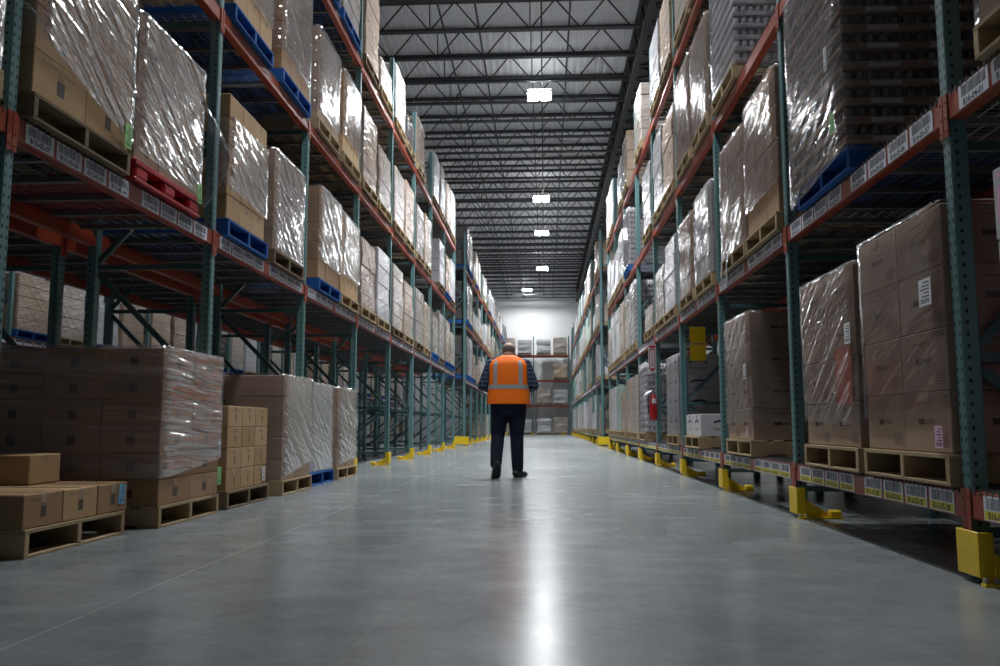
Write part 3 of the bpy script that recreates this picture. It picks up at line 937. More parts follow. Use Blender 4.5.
# bay 2
rload(2, 0, 'farther', 9.95, 'wood', lambda wh, y, z: carton_load('single low layer of white cartons ' + wh, 1, RPX + .02, y, W_, D_, z, .26, (2, 2, 1), 'cartonwhite', 3, seed=20))
rload(2, 1, 'nearer', 8.96, 'wood', lambda wh, y, z: carton_load('silvery wrapped cartons ' + wh, 1, RPX + .02, y, W_, D_, z, 1.0, (3, 3, 4), 'cartonwhite', 0, 'film', (.0, .0), .02, seed=21))
rload(2, 1, 'farther', 10.1, 'wood', lambda wh, y, z: carton_load('grey-brown wrapped cartons ' + wh, 1, RPX + .02, y, W_, D_, z, .95, (3, 3, 4), 'cartongrey', 0, 'film', (.0, .0), .02, seed=22))
rload(2, 2, 'nearer', 8.98, 'wood', lambda wh, y, z: carton_load('tightly wrapped shiny cartons ' + wh, 1, RPX + .02, y, W_, D_, z, 1.15, (3, 3, 4), 'cartongrey', 0, 'film', (.0, .0), .012, seed=23))
rload(2, 2, 'farther', 10.14, 'wood', lambda wh, y, z: carton_load('shiny wrapped grey cartons ' + wh, 1, RPX + .02, y, W_, D_, z, 1.2, (3, 3, 4), 'cartongrey', 0, 'film', (.0, .0), .012, seed=24))
far_load('grey', 1, RPX, 8.98, zR(3), 1.2, wR(2, 3, 'nearer')); far_load('brown', 1, RPX, 10.1, zR(3), 1.2, wR(2, 3, 'farther'))
# bay 3
rload(3, 0, 'nearer', 11.5, 'wood', lambda wh, y, z: carton_load('tall white carton load with dark arcs ' + wh, 1, RPX + .02, y, W_, D_, z, 1.08, (2, 2, 4), 'cartonwhite', 3, 'filmthin', (.0, .0), .014, seed=25))
far_load('silver', 1, RPX, 11.55, zR(1), .98, wR(3, 1, 'nearer'))
far_load('grey', 1, RPX, 12.65, zR(1), .8, wR(3, 1, 'farther'))
far_load('silver', 1, RPX, 12.6, zR(2), 1.2, wR(3, 2, 'farther')); far_load('brown', 1, RPX, 11.5, zR(2), 1.1, wR(3, 2, 'nearer'))
far_load('brown', 1, RPX, 11.55, zR(3), 1.1, wR(3, 3, 'nearer'), 'dark'); far_load('silver', 1, RPX, 12.7, zR(3), 1.1, wR(3, 3, 'farther'))
# bay 4
far_load('grey', 1, RPX, 14.1, zR(1), .4, wR(4, 1, 'nearer'))
rload(4, 0, 'farther', 15.2, 'wood', lambda wh, y, z: tray_load('trays of pale silver cans ' + wh, 1, RPX + .02, y, W_, D_, z, 11, .112, False, 'filmthin', 26))
far_load('silver', 1, RPX, 14.1, zR(2), 1.1, wR(4, 2, 'nearer')); far_load('grey', 1, RPX, 15.2, zR(3), 1.1, wR(4, 3, 'farther'))
# bay 5
far_load('grey', 1, RPX, 16.6, zR(0), 1.1, wR(5, 0, 'nearer')); far_load('brown', 1, RPX, 17.75, zR(0), 1.1, wR(5, 0, 'farther'))
rload(5, 1, 'nearer', 16.6, 'wood', lambda wh, y, z: tray_load('tall trays of white cans ' + wh, 1, RPX + .02, y, W_, D_, z, 11, .112, False, 'filmthin', 27))
far_load('grey', 1, RPX, 17.75, zR(1), 1.2, wR(5, 1, 'farther'))
rload(5, 2, 'farther', 17.7, 'blue', lambda wh, y, z: tray_load('trays of white cans ' + wh, 1, RPX + .02, y, W_, D_, z, 11, .112, False, 'filmthin', 28))
far_load('brown', 1, RPX, 17.75, zR(3), 1.1, wR(5, 3, 'farther'))
for k, l0 in ((6, ('brown', 'green', 'brown', 'white', 'silver', 'white', 'silver', None)), (7, ('silver', 'grey', 'white', 'grey', 'white', 'silver', 'silver', 'grey'))):
    for lv in range(4):
        for q in (0, 1):
            kd = l0[lv * 2 + q]
            if kd: far_load(kd, 1, RPX, r_y(k) + .12 + q * 1.16, zR(lv), (1.1, 1.2, 1.1, 1.2)[lv] - .2 * ((k + lv + q) % 3 == 0), wR(k, lv, ('nearer', 'farther')[q]))

# ---- left row, near bays
lload(-1, 1, 'farther', 2.75, 'wood', lambda wh, y, z: carton_load('pale cartons ' + wh, -1, LPX - .02, y, W_, D_, z, 1.1, (3, 3, 4), 'cartongrey', 0, 'film', seed=31))
lload(0, 1, 'nearer', 3.99, 'dark', lambda wh, y, z: carton_load('loosely wrapped brown cartons ' + wh, -1, LPX - .02, y, 1.0, D_, z, 1.2, (3, 2, 5), 'cartontan', 1, 'film', (.30, .06), .03, seed=32, papers=((.93, .09, .08, .15, 'green'),)))
b_ = lload(0, 1, 'farther', 5.06, 'red', lambda wh, y, z: carton_load('wrapped brown cartons on red pallet ' + wh, -1, LPX - .02, y, 1.02, D_, z, .98, (3, 3, 5), 'cartongrey', 1, 'film', (.06, .02), .014, seed=33, papers=((.95, .03, .07, .14, 'green'),)))
def loose():
    b = MB(); rings = []
    for k in range(15):
        f = k / 14; ring = []
        for i in range(9):
            g = i / 8
            bul = math.sin(math.pi * min(1, f * 1.05)) * (.16 * math.sin(math.pi * (.15 + .6 * g)))
            y = .99 + g * .17 * math.sin(math.pi * (.15 + .8 * f)) + .012 * noise.noise(Vector((g * 4, f * 6, 2)))
            x = .02 + bul + .02 * noise.noise(Vector((g * 5, f * 9, 7)))
            ring.append((x, y, -.05 + f * .82))
        rings.append(ring)
    b.rings(rings, 0, True, False, False)
    return b.mesh('loose_film', [M['film']])
obj('loose_film', loose(), b_)
lload(1, 1, 'nearer', 6.62, 'blue', lambda wh, y, z: carton_load('half-wrapped tan cartons ' + wh, -1, LPX - .02, y, .94, D_, z, 1.06, (3, 3, 5), 'cartontan', 0, 'film', (.26, .22), .014, seed=34, top=0., wrap_h=.86, skip_top=lambda i, j: i == 2))
lload(1, 1, 'farther', 7.80, 'dark', lambda wh, y, z: carton_load('evenly wrapped grey-brown cartons ' + wh, -1, LPX - .02, y, W_, D_, z, .98, (3, 3, 5), 'cartongrey', 0, 'film', (.02, .0), .012, seed=35))
lload(1, 2, 'nearer', 6.62, 'blue', lambda wh, y, z: carton_load('film-wrapped tan cartons ' + wh, -1, LPX - .02, y, W_, D_, z, 1.2, (3, 3, 5), 'cartontan', 0, 'film', (.24, .22), .01, seed=36))
lload(1, 2, 'farther', 7.92, 'blue', lambda wh, y, z: carton_load('tall grey-wrapped cartons ' + wh, -1, LPX - .02, y, W_, D_, z, 1.25, (3, 3, 5), 'carton', 0, 'film', (.2, .16), .01, seed=37))
lload(2, 1, 'nearer', 9.42, 'blue', lambda wh, y, z: carton_load('bulging wrapped brown cartons ' + wh, -1, LPX - .02, y, W_, D_, z, 1.08, (3, 3, 5), 'carton', 0, 'film', (.22, .2), .024, seed=38))
lload(2, 1, 'farther', 10.5, 'wood', lambda wh, y, z: carton_load('wrapped cartons with bare bottom layer ' + wh, -1, LPX - .02, y, W_, D_, z, 1.05, (3, 4, 5), 'cartontan', 0, 'film', (.24, .24), .018, seed=39))
lload(2, 2, 'nearer', 9.25, 'wood', lambda wh, y, z: carton_load('wrapped grey cartons ' + wh, -1, LPX - .02, y, W_, D_, z, 1.1, (3, 3, 5), 'cartongrey', 0, 'film', (.1, .1), .01, seed=40))
lload(2, 2, 'farther', 10.45, 'wood', lambda wh, y, z: carton_load('tilted shiny wrapped tan cartons ' + wh, -1, LPX - .02, y, W_, D_, z, 1.1, (3, 3, 5), 'cartontan', 0, 'film', (.24, .2), .02, seed=41))
far_load('brown', -1, LPX, 9.1, zL(3), 1.1, wL(2, 3, 'nearer'), 'blue'); far_load('grey', -1, LPX, 10.3, zL(3), 1.1, wL(2, 3, 'farther'), 'blue')
kinds = ['grey', 'brown', 'silver', 'grey', 'brown', 'grey']
pals = ['wood', 'wood', 'dark', 'blue', 'blue', 'wood']
LH = {1: (1.05, 1.1, 1.0, 1.1, .95, 1.1), 2: (1.15, 1.0, 1.1, .9, 1.1, 1.0), 3: (1.2, 1.1, 1.2, 1.0, .5, 1.1)}
i_ = 0
for k in range(3, NL1):
    for lv in (1, 2, 3):
        for q in (0, 1):
            if (k, lv, q) in ((6, 2, 0), (5, 3, 1)): continue
            if (k, lv, q) == (3, 3, 0):
                far_load('brown', -1, LPX, l_y(k) + .12, zL(3), 1.5, wL(3, 3, 'nearer'), 'dark'); continue
            far_load(kinds[(i_ * 7 + lv) % 6] if lv < 3 else ('brown', 'silver', 'dark', 'grey')[(i_ + k) % 4], -1, LPX, l_y(k) + .12 + q * 1.18, zL(lv), LH[lv][i_ % 6], wL(k, lv, ('nearer', 'farther')[q]), pals[(i_ * 5 + lv) % 6])
            i_ += 1
# left floor loads
def floor_pallet(x, yc, kind, where):
    return pallet(kind, -1, x, yc, 0., where, True)
FX = LX
# F1: loose single layer of cartons
floor_pallet(-2.56, 4.62, 'wood', 'of loose cartons nearest the viewpoint on the floor')
f1lab = ('brown carton at the near front corner of the low pallet', 'lighter brown carton in the middle of the low pallet front', 'brown carton with a blue label at the far front of the low pallet')
cm1 = carton_mesh(.40, .345, .17, 'carton', 1); cm1b = carton_mesh(.40, .345, .17, 'cartontan', 1)
for j in range(3):
    for i in range(2):
        lab = f1lab[j] if i == 0 else ('brown carton in the back row of the low pallet, ' + ('near end', 'middle', 'far end')[j])
        t = thing('loose_carton', lab, 'carton', (-2.57 - .205 - i * .415, 4.11 + .178 + j * .352, .142), 0, 'loose cartons on the low pallet')
        obj('box_body', cm1b if (i == 0 and j == 1) else cm1, t)
        if i == 0 and j == 2:
            o = obj('paper_label', paper_mesh(.075, .115, 'blue_label'), t, (.204, .10, .10), (.12, 0, math.pi)); o['label'] = 'blue label'
t = thing('loose_carton', 'single brown carton lying on top of the low pallet layer', 'carton', (-3.17, 4.93, .315), .06, 'loose cartons on the low pallet')
obj('box_body', carton_mesh(.40, .345, .17, 'cartontan', 0), t)
# F2 wrapped load
floor_pallet(-2.465, 5.87, 'wood', 'of big wrapped brown cartons on the floor in the left row')
carton_load('big film-wrapped brown carton load with a green label on the floor', -1, -2.47, 5.37, .99, 1.2, PH + .001, 1.02, (3, 2, 6), 'carton', 1, 'filmflat', (.17, .27), .010, seed=51, papers=((.93, .14, .07, .13, 'green'),))
# F3 unwrapped stack: every carton loose
floor_pallet(-2.48, 7.08, 'dark', 'of bare tan cartons stacked between the two wrapped floor loads')
c3 = carton_mesh(.30, .316, .166, 'cartontan', 4)
for k in range(4):
    for j in range(3):
        for i in range(3):
            if i and j and k < 3: continue
            lab = 'small bare tan carton in %s layer, %s from the near end, %s' % (('bottom', 'second', 'third', 'top')[k], ('first', 'second', 'third')[j], ('aisle side', 'middle', 'rack side')[i])
            t = thing('tan_carton', lab, 'carton', (-2.50 - .152 - i * .304, 6.60 + .16 + j * .32, PH + .001 + k * .168), RND.uniform(-.01, .01), 'bare tan cartons stacked on the floor pallet')
            obj('box_body', c3, t)
            if i == 0 and j == 2 and k == 0:
                o = obj('paper_label', paper_mesh(.07, .12, 'white'), t, (.155, .08, .09), (0, 0, math.pi)); o['label'] = 'white label'
# F4
floor_pallet(-2.455, 8.40, 'wood', 'of shiny wrapped cartons beyond the bare tan cartons')
carton_load('shiny film-wrapped brown carton load beyond the bare tan cartons on the floor', -1, -2.47, 7.93, .94, 1.15, PH + .001, .99, (2, 2, 5), 'cartongrey', 0, 'film', (.03, .16), .018, seed=52)
# F5
floor_pallet(-2.52, 9.60, 'blue', 'partly hidden behind the shiny wrapped floor load')
carton_load('pale wrapped load on a blue pallet partly hidden on the floor', -1, -2.54, 9.14, .90, 1.1, PH + .001, .98, (2, 2, 4), 'cartonwhite', 0, 'film', (.02, .02), .016, seed=53)
# F6
floor_pallet(-2.49, 10.68, 'wood', 'of the farthest wrapped floor load before the bare posts')
carton_load('farthest wrapped brown carton load on the floor before the bare posts', -1, -2.51, 10.22, .92, 1.05, PH + .001, .97, (2, 2, 4), 'cartongrey', 0, 'film', (.05, .1), .034, seed=54)

# ---- second runs, end rack, rows behind
def w2(row, k, lv, half): return 'beyond cross aisle, %s row, %s bay, %s, %s half' % (row, ORD[k + 1], ('bottom', 'low', 'high', 'top')[lv], half)
rk = ['white', 'silver', 'grey', 'green', 'silver', 'brown', 'white', 'silver', 'grey']
for k in range(N2):
    for lv in range(4):
        for q in (0, 1):
            h_ = RND.choice((.6, .9, 1.0, 1.1, 1.2))
            if RND.random() > .2 and (q == 0 or k < 9): far_load(rk[RND.randrange(9)], 1, RPX, R2Y + P * k + .12 + q * 1.16, zR(lv), h_, w2('right', k, lv, ('near', 'far')[q]), 'wood')
            if lv and RND.random() > .12 and (q == 0 or k < 9):
                kd = 'dark' if (k == 0 and q == 0) else ('grey', 'brown', 'grey', 'silver')[RND.randrange(4)]
                far_load(kd, -1, LPX, L2Y + P * k + .12 + q * 1.16, zL(lv), 1.3 if k == 0 else h_, w2('left', k, lv, ('near', 'far')[q]), 'blue' if (k == 0 or RND.random() < .3) else 'wood')
far_load('brown', -1, LPX, 38.1, 0., 1.0, 'standing on the floor in the left row beside the person')
kk = 0
for k in range(3):
    for lv, z in enumerate((0., 2.1 + DZ, 3.9 + DZ, 5.68 + DZ)):
        for q in (0, 1):
            kk += 1
            if (k, lv, q) in ((0, 2, 1), (1, 2, 0), (2, 3, 1)): continue
            X = 1.74 - P * k - .14 - q * 1.18
            wh = 'in end wall rack, %s, %s bay, %s side' % (('at floor level', 'one shelf up', 'two shelves up', 'on top')[lv], ('right', 'middle', 'left')[k], ('right', 'left')[q])
            kd = 'brown' if (lv == 2) else ('silver', 'grey')[kk % 3 == 1]
            look, mt, nl = LOOK[kd]
            tag(obj('wooden_pallet', cached(('pal', 'wood'), lambda: pallet_parts('wood'))[3], None, (X - .49, 60.56, z), (0, 0, math.pi / 2)), 'pale wooden pallet under load ' + wh, 'pallet', 'loaded pallets')
            me = cached(('blk', kd, 'end', kk % 3), lambda: block_mesh(.98, 1.12, (.95, 1.1, 1.0)[kk % 3], 1, 3, kk, mt, .035, .05))
            tag(obj('wrapped_load', me, None, (X, 60.58, z + PH + .002), (0, 0, math.pi / 2)), look + ' ' + wh, 'pallet load', 'wrapped pallet loads')
for k in range(-1, 6):
    for lv in (1, 2):
        for q in (0, 1):
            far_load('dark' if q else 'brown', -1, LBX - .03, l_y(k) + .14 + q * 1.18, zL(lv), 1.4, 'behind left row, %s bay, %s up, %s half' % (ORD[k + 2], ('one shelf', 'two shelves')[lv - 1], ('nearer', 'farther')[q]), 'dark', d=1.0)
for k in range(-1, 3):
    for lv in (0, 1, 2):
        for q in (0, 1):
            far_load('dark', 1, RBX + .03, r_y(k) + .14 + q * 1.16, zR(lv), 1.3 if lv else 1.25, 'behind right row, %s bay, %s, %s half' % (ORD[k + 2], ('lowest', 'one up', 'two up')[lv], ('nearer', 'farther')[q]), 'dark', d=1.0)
for k in range(1, 22):
    for lv in (0, 1):
        for q in (0, 1):
            if RND.random() < .12: continue
            far_load(('brown', 'grey', 'brown', 'silver')[RND.randrange(4)], -1, CX + .03, l_y(k) + .14 + q * 1.18, zL(lv) if lv else 0., (1.1, 1.0)[lv], 'across neighbouring aisle, %s bay, %s, %s half' % (ORD[k], ('on the floor', 'one shelf up')[lv], ('nearer', 'farther')[q]), ('wood', 'blue')[RND.randrange(2)], name='stored_load')

# ------------------------------------------------------------------ signs and extinguisher
def sign_plate(name, label, loc, w, h, mats, draw, rotz=0):
    t = thing(name, label, 'sign', loc, rotz)
    b = MB(); b.cbox(-w / 2, w / 2, 0, .004, -h / 2, h / 2, .001)
    obj('sign_plate', b.mesh('sign_plate', [M[mats[0]]]), t)
    q = MB(); draw(q)
    if q.v: obj('sign_marking', q.mesh('sign_marking', [M[m] for m in mats[1:]]), t)
    return t
def yel(q):
    pass
for i, z in enumerate((1.86, 1.62)):
    sign_plate('rack_sign', ('upper', 'lower')[i] + ' plain yellow square sign on the rack frame over the white cartons', (RX + .23, r_y(3) - .045, z), .21, .215, ('yellow',), yel)
def fire(q):
    w, h = .125, .46
    def r(x0, x1, z0, z1, mi): q.box(x0, x1, -.0012, 0, z0, z1, mi)
    r(-w / 2 + .008, w / 2 - .008, h / 2 - .05, h / 2 - .012, 0)
    r(-.048, -.034, -h / 2 + .07, h / 2 - .07, 0); r(.034, .048, -h / 2 + .07, h / 2 - .07, 0)
    r(-.048, .048, h / 2 - .085, h / 2 - .07, 0)
    n = len(q.v); q.v += [(-.05, -.001, -h / 2 + .075), (.05, -.001, -h / 2 + .075), (0, -.001, -h / 2 + .012)]; q.face((0 + n, 2 + n, 1 + n), 0)
    put_text(q, 'FIRE EXTINGUISHER', .034, lambda x, y: (-.008 + y - .004, -.0014, .03 - x), 0)
sign_plate('arrow_sign', 'white sign with a red downward arrow above the fire extinguisher', (RX - .055, r_y(4) - .045, 1.74), .125, .46, ('white', 'red'), fire)
t = thing('fire_extinguisher', 'red fire extinguisher hung on the right row post', 'fire extinguisher', (RX - .062, r_y(4) - .115, .74))
b = MB(); b.lathe([(.045, 0), (.058, .012), (.062, .03), (.062, .33), (.055, .37), (.03, .40), (.02, .41), (.02, .425)], 20); obj('tank', b.mesh('tank', [M['red']]), t)
b = MB(); b.lathe([(.018, .425), (.022, .43), (.022, .455), (.012, .46)], 12); b.box(-.012, .012, -.07, .03, .458, .468); b.box(-.012, .012, -.08, .02, .484, .494); b.box(-.01, .01, .01, .03, .455, .49); obj('valve_handle', b.mesh('valve_handle', [M['metalgrey']]), t)
b = MB()
pts = [(-.02, 0, .44), (-.06, -.02, .43), (-.085, -.02, .36), (-.085, -.02, .2), (-.08, -.02, .1)]
for p, q in zip(pts, pts[1:]): b.tube(p, q, .010, n=8)
obj('hose', b.mesh('hose', [M['black']]), t)
b = MB(); b.rings([[(.0632 * math.cos(a), .0632 * math.sin(a), z) for a in [math.radians(240 + 70 * i / 10) for i in range(11)]] for z in (.27, .35)], 0, True, False, False); obj('instruction_label', b.mesh('instruction_label', [M['white']]), t)
b = MB(); b.box(-.02, .02, .064, .075, .1, .42); b.box(-.07, .07, .055, .066, .2, .22); obj('wall_bracket', b.mesh('wall_bracket', [M['black']]), t)
# crumpled white tag bag tied to its neck
def bag():
    b = MB(); rs = []
    for k in range(8):
        f = k / 7; ring = []
        for i in range(12):
            a = 2 * math.pi * i / 12; rr = .045 * math.sin(math.pi * (.15 + .75 * f)) * (1 + .3 * noise.noise(Vector((math.cos(a) * 2, math.sin(a) * 2, f * 4))))
            ring.append((-.03 - .13 * f + rr * .4 * math.cos(a), -.04 + rr * math.sin(a), .455 - .06 * f + rr * math.cos(a)))
        rs.append(ring)
    b.rings(rs); return b.mesh('inspection_tag', [M['white']])
obj('inspection_tag', bag(), t)
def notice(q):
    q.box(-.14, .14, -.001, 0, .03, .05, 0); q.box(-.10, .10, -.001, 0, -.02, -.005, 0)
sign_plate('row_sign', 'small white notice hung on the far end frame of the left row', (-3.33, l_y(8) - .046, 1.68), .26, .20, ('white', 'cartonfaint'), notice)

# ------------------------------------------------------------------ person
def remeshed(name, b, mats, voxel, parent, smooth=6):
    o = obj(name, b.mesh(name, mats), parent)
    md = o.modifiers.new('r', 'REMESH'); md.mode = 'VOXEL'; md.voxel_size = voxel; md.use_smooth_shade = True
    sm = o.modifiers.new('s', 'SMOOTH'); sm.factor = .5; sm.iterations = smooth
    return o
def limb(b, pts):
    for (p, r), (q, r2) in zip(pts, pts[1:]):
        b.tube(p, q, r, r2, n=14)
    for p, r in pts: b.ell(p, (r, r, r), 14, 8)
t_mat = NT('skin'); co = t_mat.coord()
M['skin'] = t_mat.done(t_mat.bsdf(t_mat.mix(t_mat.noise(co, 18, 3), (.48, .25, .19, 1), (.58, .33, .26, 1)), .5).outputs[0])
M['trouser'] = plain('navy_trouser_cloth', (.010, .013, .028, 1), .8, var=.3, scale=20, spec=.2)
M['boot'] = plain('black_leather', (.010, .010, .011, 1), .5)
M['reflect'] = plain('silver_reflective_tape', (.42, .41, .42, 1), .4, .2, var=.05)
M['hair'] = plain('short_grey_hair', (.16, .13, .12, 1), .8, var=.3, scale=60)
tv = NT('orange_vest_mesh'); co = tv.coord()
M['vest'] = tv.done(tv.bsdf(tv.mix(tv.noise(co, 9, 4), (1., .17, .008, 1), (1., .215, .016, 1)), .65, spec=.2, normal=tv.bump(tv.noise(co, 14, 3), .35, .02)).outputs[0])
tp = NT('navy_plaid_cloth'); x, y, z = tp.xyz(tp.coord())
def stripe(c, per, w): return tp.math('LESS_THAN', tp.math('FRACT', tp.math('DIVIDE', c, per)), w)
pl = tp.mix(stripe(z, .055, .42), (.012, .018, .04, 1), (.035, .06, .11, 1))
pl = tp.mix(tp.math('MULTIPLY', stripe(tp.math('ADD', x, y), .055, .42), .6), pl, (.05, .09, .15, 1))
pl = tp.mix(stripe(z, .055, .06), pl, (.25, .28, .33, 1))
M['plaid'] = tp.done(tp.bsdf(pl, .8, spec=.2).outputs[0])

PXY = (-.465, 10.85)
pr_ = thing('person', 'person in orange safety vest and navy trousers walking away down the aisle', 'person', (PXY[0], PXY[1], 0))
# joints, local: +y is away from the viewpoint
hipL, hipR = Vector((-.11, 0, .92)), Vector((.11, 0, .92))
kneL, anL = Vector((-.140, .05, .50)), Vector((-.150, -.20, .165))
kneR, anR = Vector((.105, .03, .50)), Vector((.115, .02, .095))
shL, shR = Vector((-.215, .01, 1.43)), Vector((.215, .01, 1.43))
elL, elR = Vector((-.325, -.04, 1.16)), Vector((.325, -.04, 1.16))
wrL, wrR = Vector((-.14, .21, 1.10)), Vector((.14, .21, 1.10))
b = MB()
b.ell((0, 0, .98), (.185, .135, .16)); b.ell((0, .02, 1.15), (.19, .145, .2)); b.ell((0, .0, 1.33), (.2, .13, .17))
limb(b, [((-.13, .0, 1.43), .075), ((0, .0, 1.46), .085), ((.13, .0, 1.43), .075)])
limb(b, [((0, 0, 1.42), .078), ((0, .045, 1.56), .066)])
for h_, k_, a_ in ((hipL, kneL, anL), (hipR, kneR, anR)):
    limb(b, [(h_, .095), (k_, .062), ((k_ + a_) / 2 + Vector((0, -.02, .02)), .058), (a_, .042)])
for s_, e_, w_ in ((shL, elL, wrL), (shR, elR, wrR)):
    limb(b, [(s_, .062), (e_, .045), (w_, .03)])
HC = Vector((0, .085, 1.635))
b.ell(HC, (.078, .098, .092)); b.ell(HC + Vector((0, .035, -.055)), (.058, .07, .065)); b.ell(HC + Vector((0, -.01, -.03)), (.07, .075, .07))
limb(b, [(HC + Vector((0, .1, .0)), .012), (HC + Vector((0, .125, -.035)), .017)])                 # nose
b.ell(HC + Vector((0, .10, -.075)), (.024, .012, .010)); b.ell(HC + Vector((0, .088, -.105)), (.022, .018, .015))   # lips, chin
for sx in (-1, 1):
    b.ell(HC + Vector((sx * .08, .0, -.02)), (.011, .022, .033)); b.ell(HC + Vector((sx * .032, .092, .022)), (.022, .012, .008))  # ears, brows
    w_ = wrL if sx < 0 else wrR
    d_ = Vector((-sx * .35, 1, .1)).normalized(); side = Vector((sx * .6, .25, .75)).normalized()
    limb(b, [(w_, .028), (w_ + d_ * .05, .03), (w_ + d_ * .085, .03)])
    for fi, (off, ln) in enumerate(((-.030, .062), (-.010, .072), (.010, .068), (.029, .052))):
        base = w_ + d_ * .09 + side * off
        mid = base + d_ * ln * .5; tip = mid + (d_ * .55 + Vector((-sx * .5, 0, -.5))).normalized() * ln * .5
        limb(b, [(base, .0095), (mid, .0085), (tip, .0075)])
    tb = w_ + d_ * .035 + side * .03
    limb(b, [(tb, .012), (tb + (d_ * .5 + side).normalized() * .035, .010), (tb + (d_ * 1.1 + side).normalized() * .062, .0085)])
remeshed('body', b, [M['skin']], .0085, pr_, 4)
for sx in (-1, 1):
    q = MB(); q.ell(HC + Vector((sx * .032, .087, .0)), (.012, .012, .012), 12, 8); obj('eye', q.mesh('eye', [M['white']]), pr_)
# short hair round the back of the head
q = MB(); rs = []
for k in range(7):
    f = k / 6; zz = -.045 + .10 * f; ring = []
    for i in range(17):
        a = math.radians(180 + 180 * i / 16) if True else 0
        rr = math.sqrt(max(.05, 1 - (zz / .098) ** 2))
        ring.append(tuple(HC + Vector((.0825 * rr * math.cos(a), .103 * rr * math.sin(a) + .004, zz))))
    rs.append(ring)
q.rings(rs, 0, True, False, False)
ho = obj('hair', q.mesh('hair', [M['hair']]), pr_); md = ho.modifiers.new('s', 'SOLIDIFY'); md.thickness = .006
# trousers
b = MB(); b.ell((0, 0, .965), (.215, .165, .15)); b.ell((0, .0, .90), (.205, .155, .12))
for h_, k_, a_ in ((hipL, kneL, anL), (hipR, kneR, anR)):
    m_ = (k_ + a_) / 2
    limb(b, [(h_ + Vector((0, 0, -.03)), .124), ((h_ + k_) / 2, .110), (k_, .087), (m_ + Vector((0, -.015, .01)), .082), (a_ + (k_ - a_) * .04, .074)])
remeshed('trousers', b, [M['trouser']], .012, pr_, 4)
# shirt with sleeves
b = MB(); b.ell((0, .0, 1.0), (.222, .172, .1)); b.ell((0, .01, 1.16), (.225, .17, .2)); b.ell((0, .0, 1.32), (.225, .15, .17)); limb(b, [((-.15, 0, 1.425), .085), ((0, 0, 1.45), .095), ((.15, 0, 1.425), .085)])
limb(b, [((0, .0, 1.45), .085), ((0, .02, 1.505), .075)])
for s_, e_, w_ in ((shL, elL, wrL), (shR, elR, wrR)):
    limb(b, [(s_, .083), ((s_ + e_) / 2, .078), (e_, .070), ((e_ + w_) / 2, .058), (w_ + (e_ - w_) * .1, .044)])
remeshed('shirt', b, [M['plaid']], .011, pr_, 3)
# vest: open-armed shell
def vest_ring(z, ax, ay, cy, n=40, off=0.):
    r = []
    for i in range(n):
        a = 2 * math.pi * i / n
        ca, sa = math.cos(a), math.sin(a)
        x = (ax + off) * math.copysign(abs(ca) ** .75, ca); y = cy + (ay + off) * math.copysign(abs(sa) ** .85, sa)
        r.append((x, y, z))
    return r
VP = [(.925, .268, .205, .0), (.94, .270, .207, .0), (1.0, .268, .205, .005), (1.08, .262, .200, .01), (1.16, .256, .195, .01), (1.24, .252, .188, .005), (1.32, .25, .178, .0), (1.39, .25, .165, .0), (1.44, .242, .148, .0), (1.485, .205, .125, .005), (1.52, .135, .10, .015), (1.545, .092, .085, .02)]
b = MB(); b.rings([vest_ring(*v) for v in VP], 0, True, False)
vo = obj('safety_vest', b.mesh('safety_vest', [M['vest']]), pr_)
md = vo.modifiers.new('s', 'SOLIDIFY'); md.thickness = .006; md.offset = 1
def vp_at(z):
    for a, c in zip(VP, VP[1:]):
        if a[0] <= z <= c[0]:
            f = (z - a[0]) / (c[0] - a[0]); return [a[i] + (c[i] - a[i]) * f for i in range(4)]
    return VP[-1]
b = MB(); b.rings([vest_ring(*vp_at(z), off=.009) for z in (1.115, 1.14, 1.17)], 0, True, False)
o = obj('reflective_band', b.mesh('reflective_band', [M['reflect']]), vo); o['label'] = 'grey reflective band round the vest'
for sx in (-1, 1):
    for sy in (-1, 1):
        b = MB(); rs = []
        zs = [1.165, 1.2, 1.24, 1.28, 1.32, 1.36, 1.40, 1.44, 1.47, 1.50]
        for z in zs:
            v = vp_at(z); row = []
            for j in range(4):
                x = sx * (.135 + .05 * j / 3 - .12 * max(0, z - 1.40))
                ax, ay = v[1] + .009, v[2] + .009
                ca = min(1, (abs(x) / ax)) ** (1 / .75); sa = math.sqrt(max(0, 1 - ca * ca))
                row.append((x, v[3] + sy * ay * sa ** .85, z))
            rs.append(row)
        b.rings(rs, 0, True, False, False)
        o = obj('reflective_stripe', b.mesh('reflective_stripe', [M['reflect']]), vo)
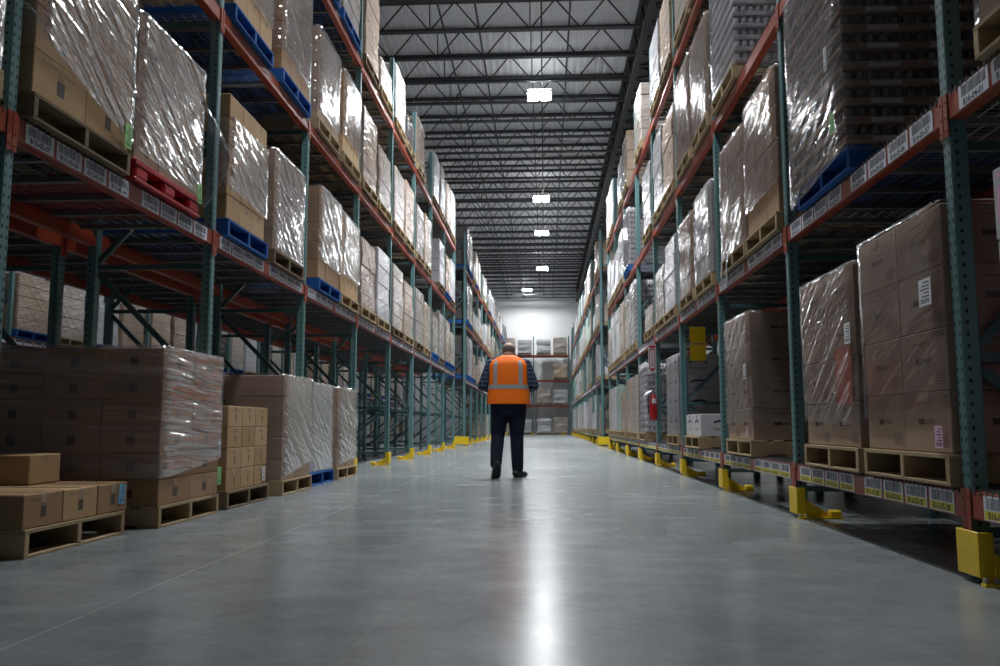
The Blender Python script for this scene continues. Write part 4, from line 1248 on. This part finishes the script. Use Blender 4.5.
# boots
def boot(a, pitch, yaw):
    b = MB(); R = Matrix.Rotation(yaw, 3, 'Z') @ Matrix.Rotation(pitch, 3, 'X')
    def p(x, y, z): return R @ Vector((x, y, z))
    b.ell(p(0, -.03, -.045), (.052, .062, .047), rot=R); b.ell(p(0, .06, -.052), (.056, .11, .040), rot=R); b.ell(p(0, .13, -.058), (.055, .070, .034), rot=R)
    limb(b, [(tuple(p(0, -.01, -.03)), .048), (tuple(p(0, -.02, .07)), .054)])
    so = MB(); rs = []
    for z in (-.095, -.080):
        rs.append([tuple(p(.054 * math.cos(q) * (1.05 if math.sin(q) > 0 else .9), .05 + .132 * math.sin(q), z)) for q in [2 * math.pi * i / 20 for i in range(20)]])
    so.rings(rs, 0, False)
    return b, so, a
for nm, a, pitch, yaw in (('L', anL, -.95, .40), ('R', anR, 0., -.55)):
    bb, so, a_ = boot(a, pitch, yaw)
    bo = remeshed('boot', bb, [M['boot']], .008, pr_, 4); bo.location = a_
    s2 = obj('sole', so.mesh('sole', [M['black']]), bo)

# ------------------------------------------------------------------ camera, world, render settings
cam = bpy.data.cameras.new('camera'); co_ = bpy.data.objects.new('camera', cam); C.objects.link(co_)
F = 846.
cam.sensor_fit = 'HORIZONTAL'; cam.sensor_width = 36.; cam.lens = F / 1000 * 36.
cam.clip_start = .05; cam.clip_end = 200
d = Vector(((545. - 500) / F, (333 - 425.5) / F, -1.)).normalized()      # world +Y seen from the camera
Zc = Vector((0, -d.z, d.y)).normalized(); Xc = d.cross(Zc)
Rm = Matrix((Xc, d, Zc)).transposed()       # columns: world axes in camera space
co_.matrix_world = Matrix.Translation((0, 0, H_CAM)) @ Rm.transposed().to_4x4()
SC.camera = co_
w = bpy.data.worlds.new('world'); SC.world = w; w.use_nodes = True
w.node_tree.nodes['Background'].inputs[0].default_value = (.02, .022, .025, 1); w.node_tree.nodes['Background'].inputs[1].default_value = .2
SC.view_settings.view_transform = 'Standard'; SC.view_settings.look = 'None'; SC.view_settings.gamma = 1; SC.view_settings.use_curve_mapping = False
SC.view_settings.exposure = .75
SC.cycles.max_bounces = 8; SC.cycles.diffuse_bounces = 5; SC.cycles.glossy_bounces = 3; SC.cycles.transparent_max_bounces = 24
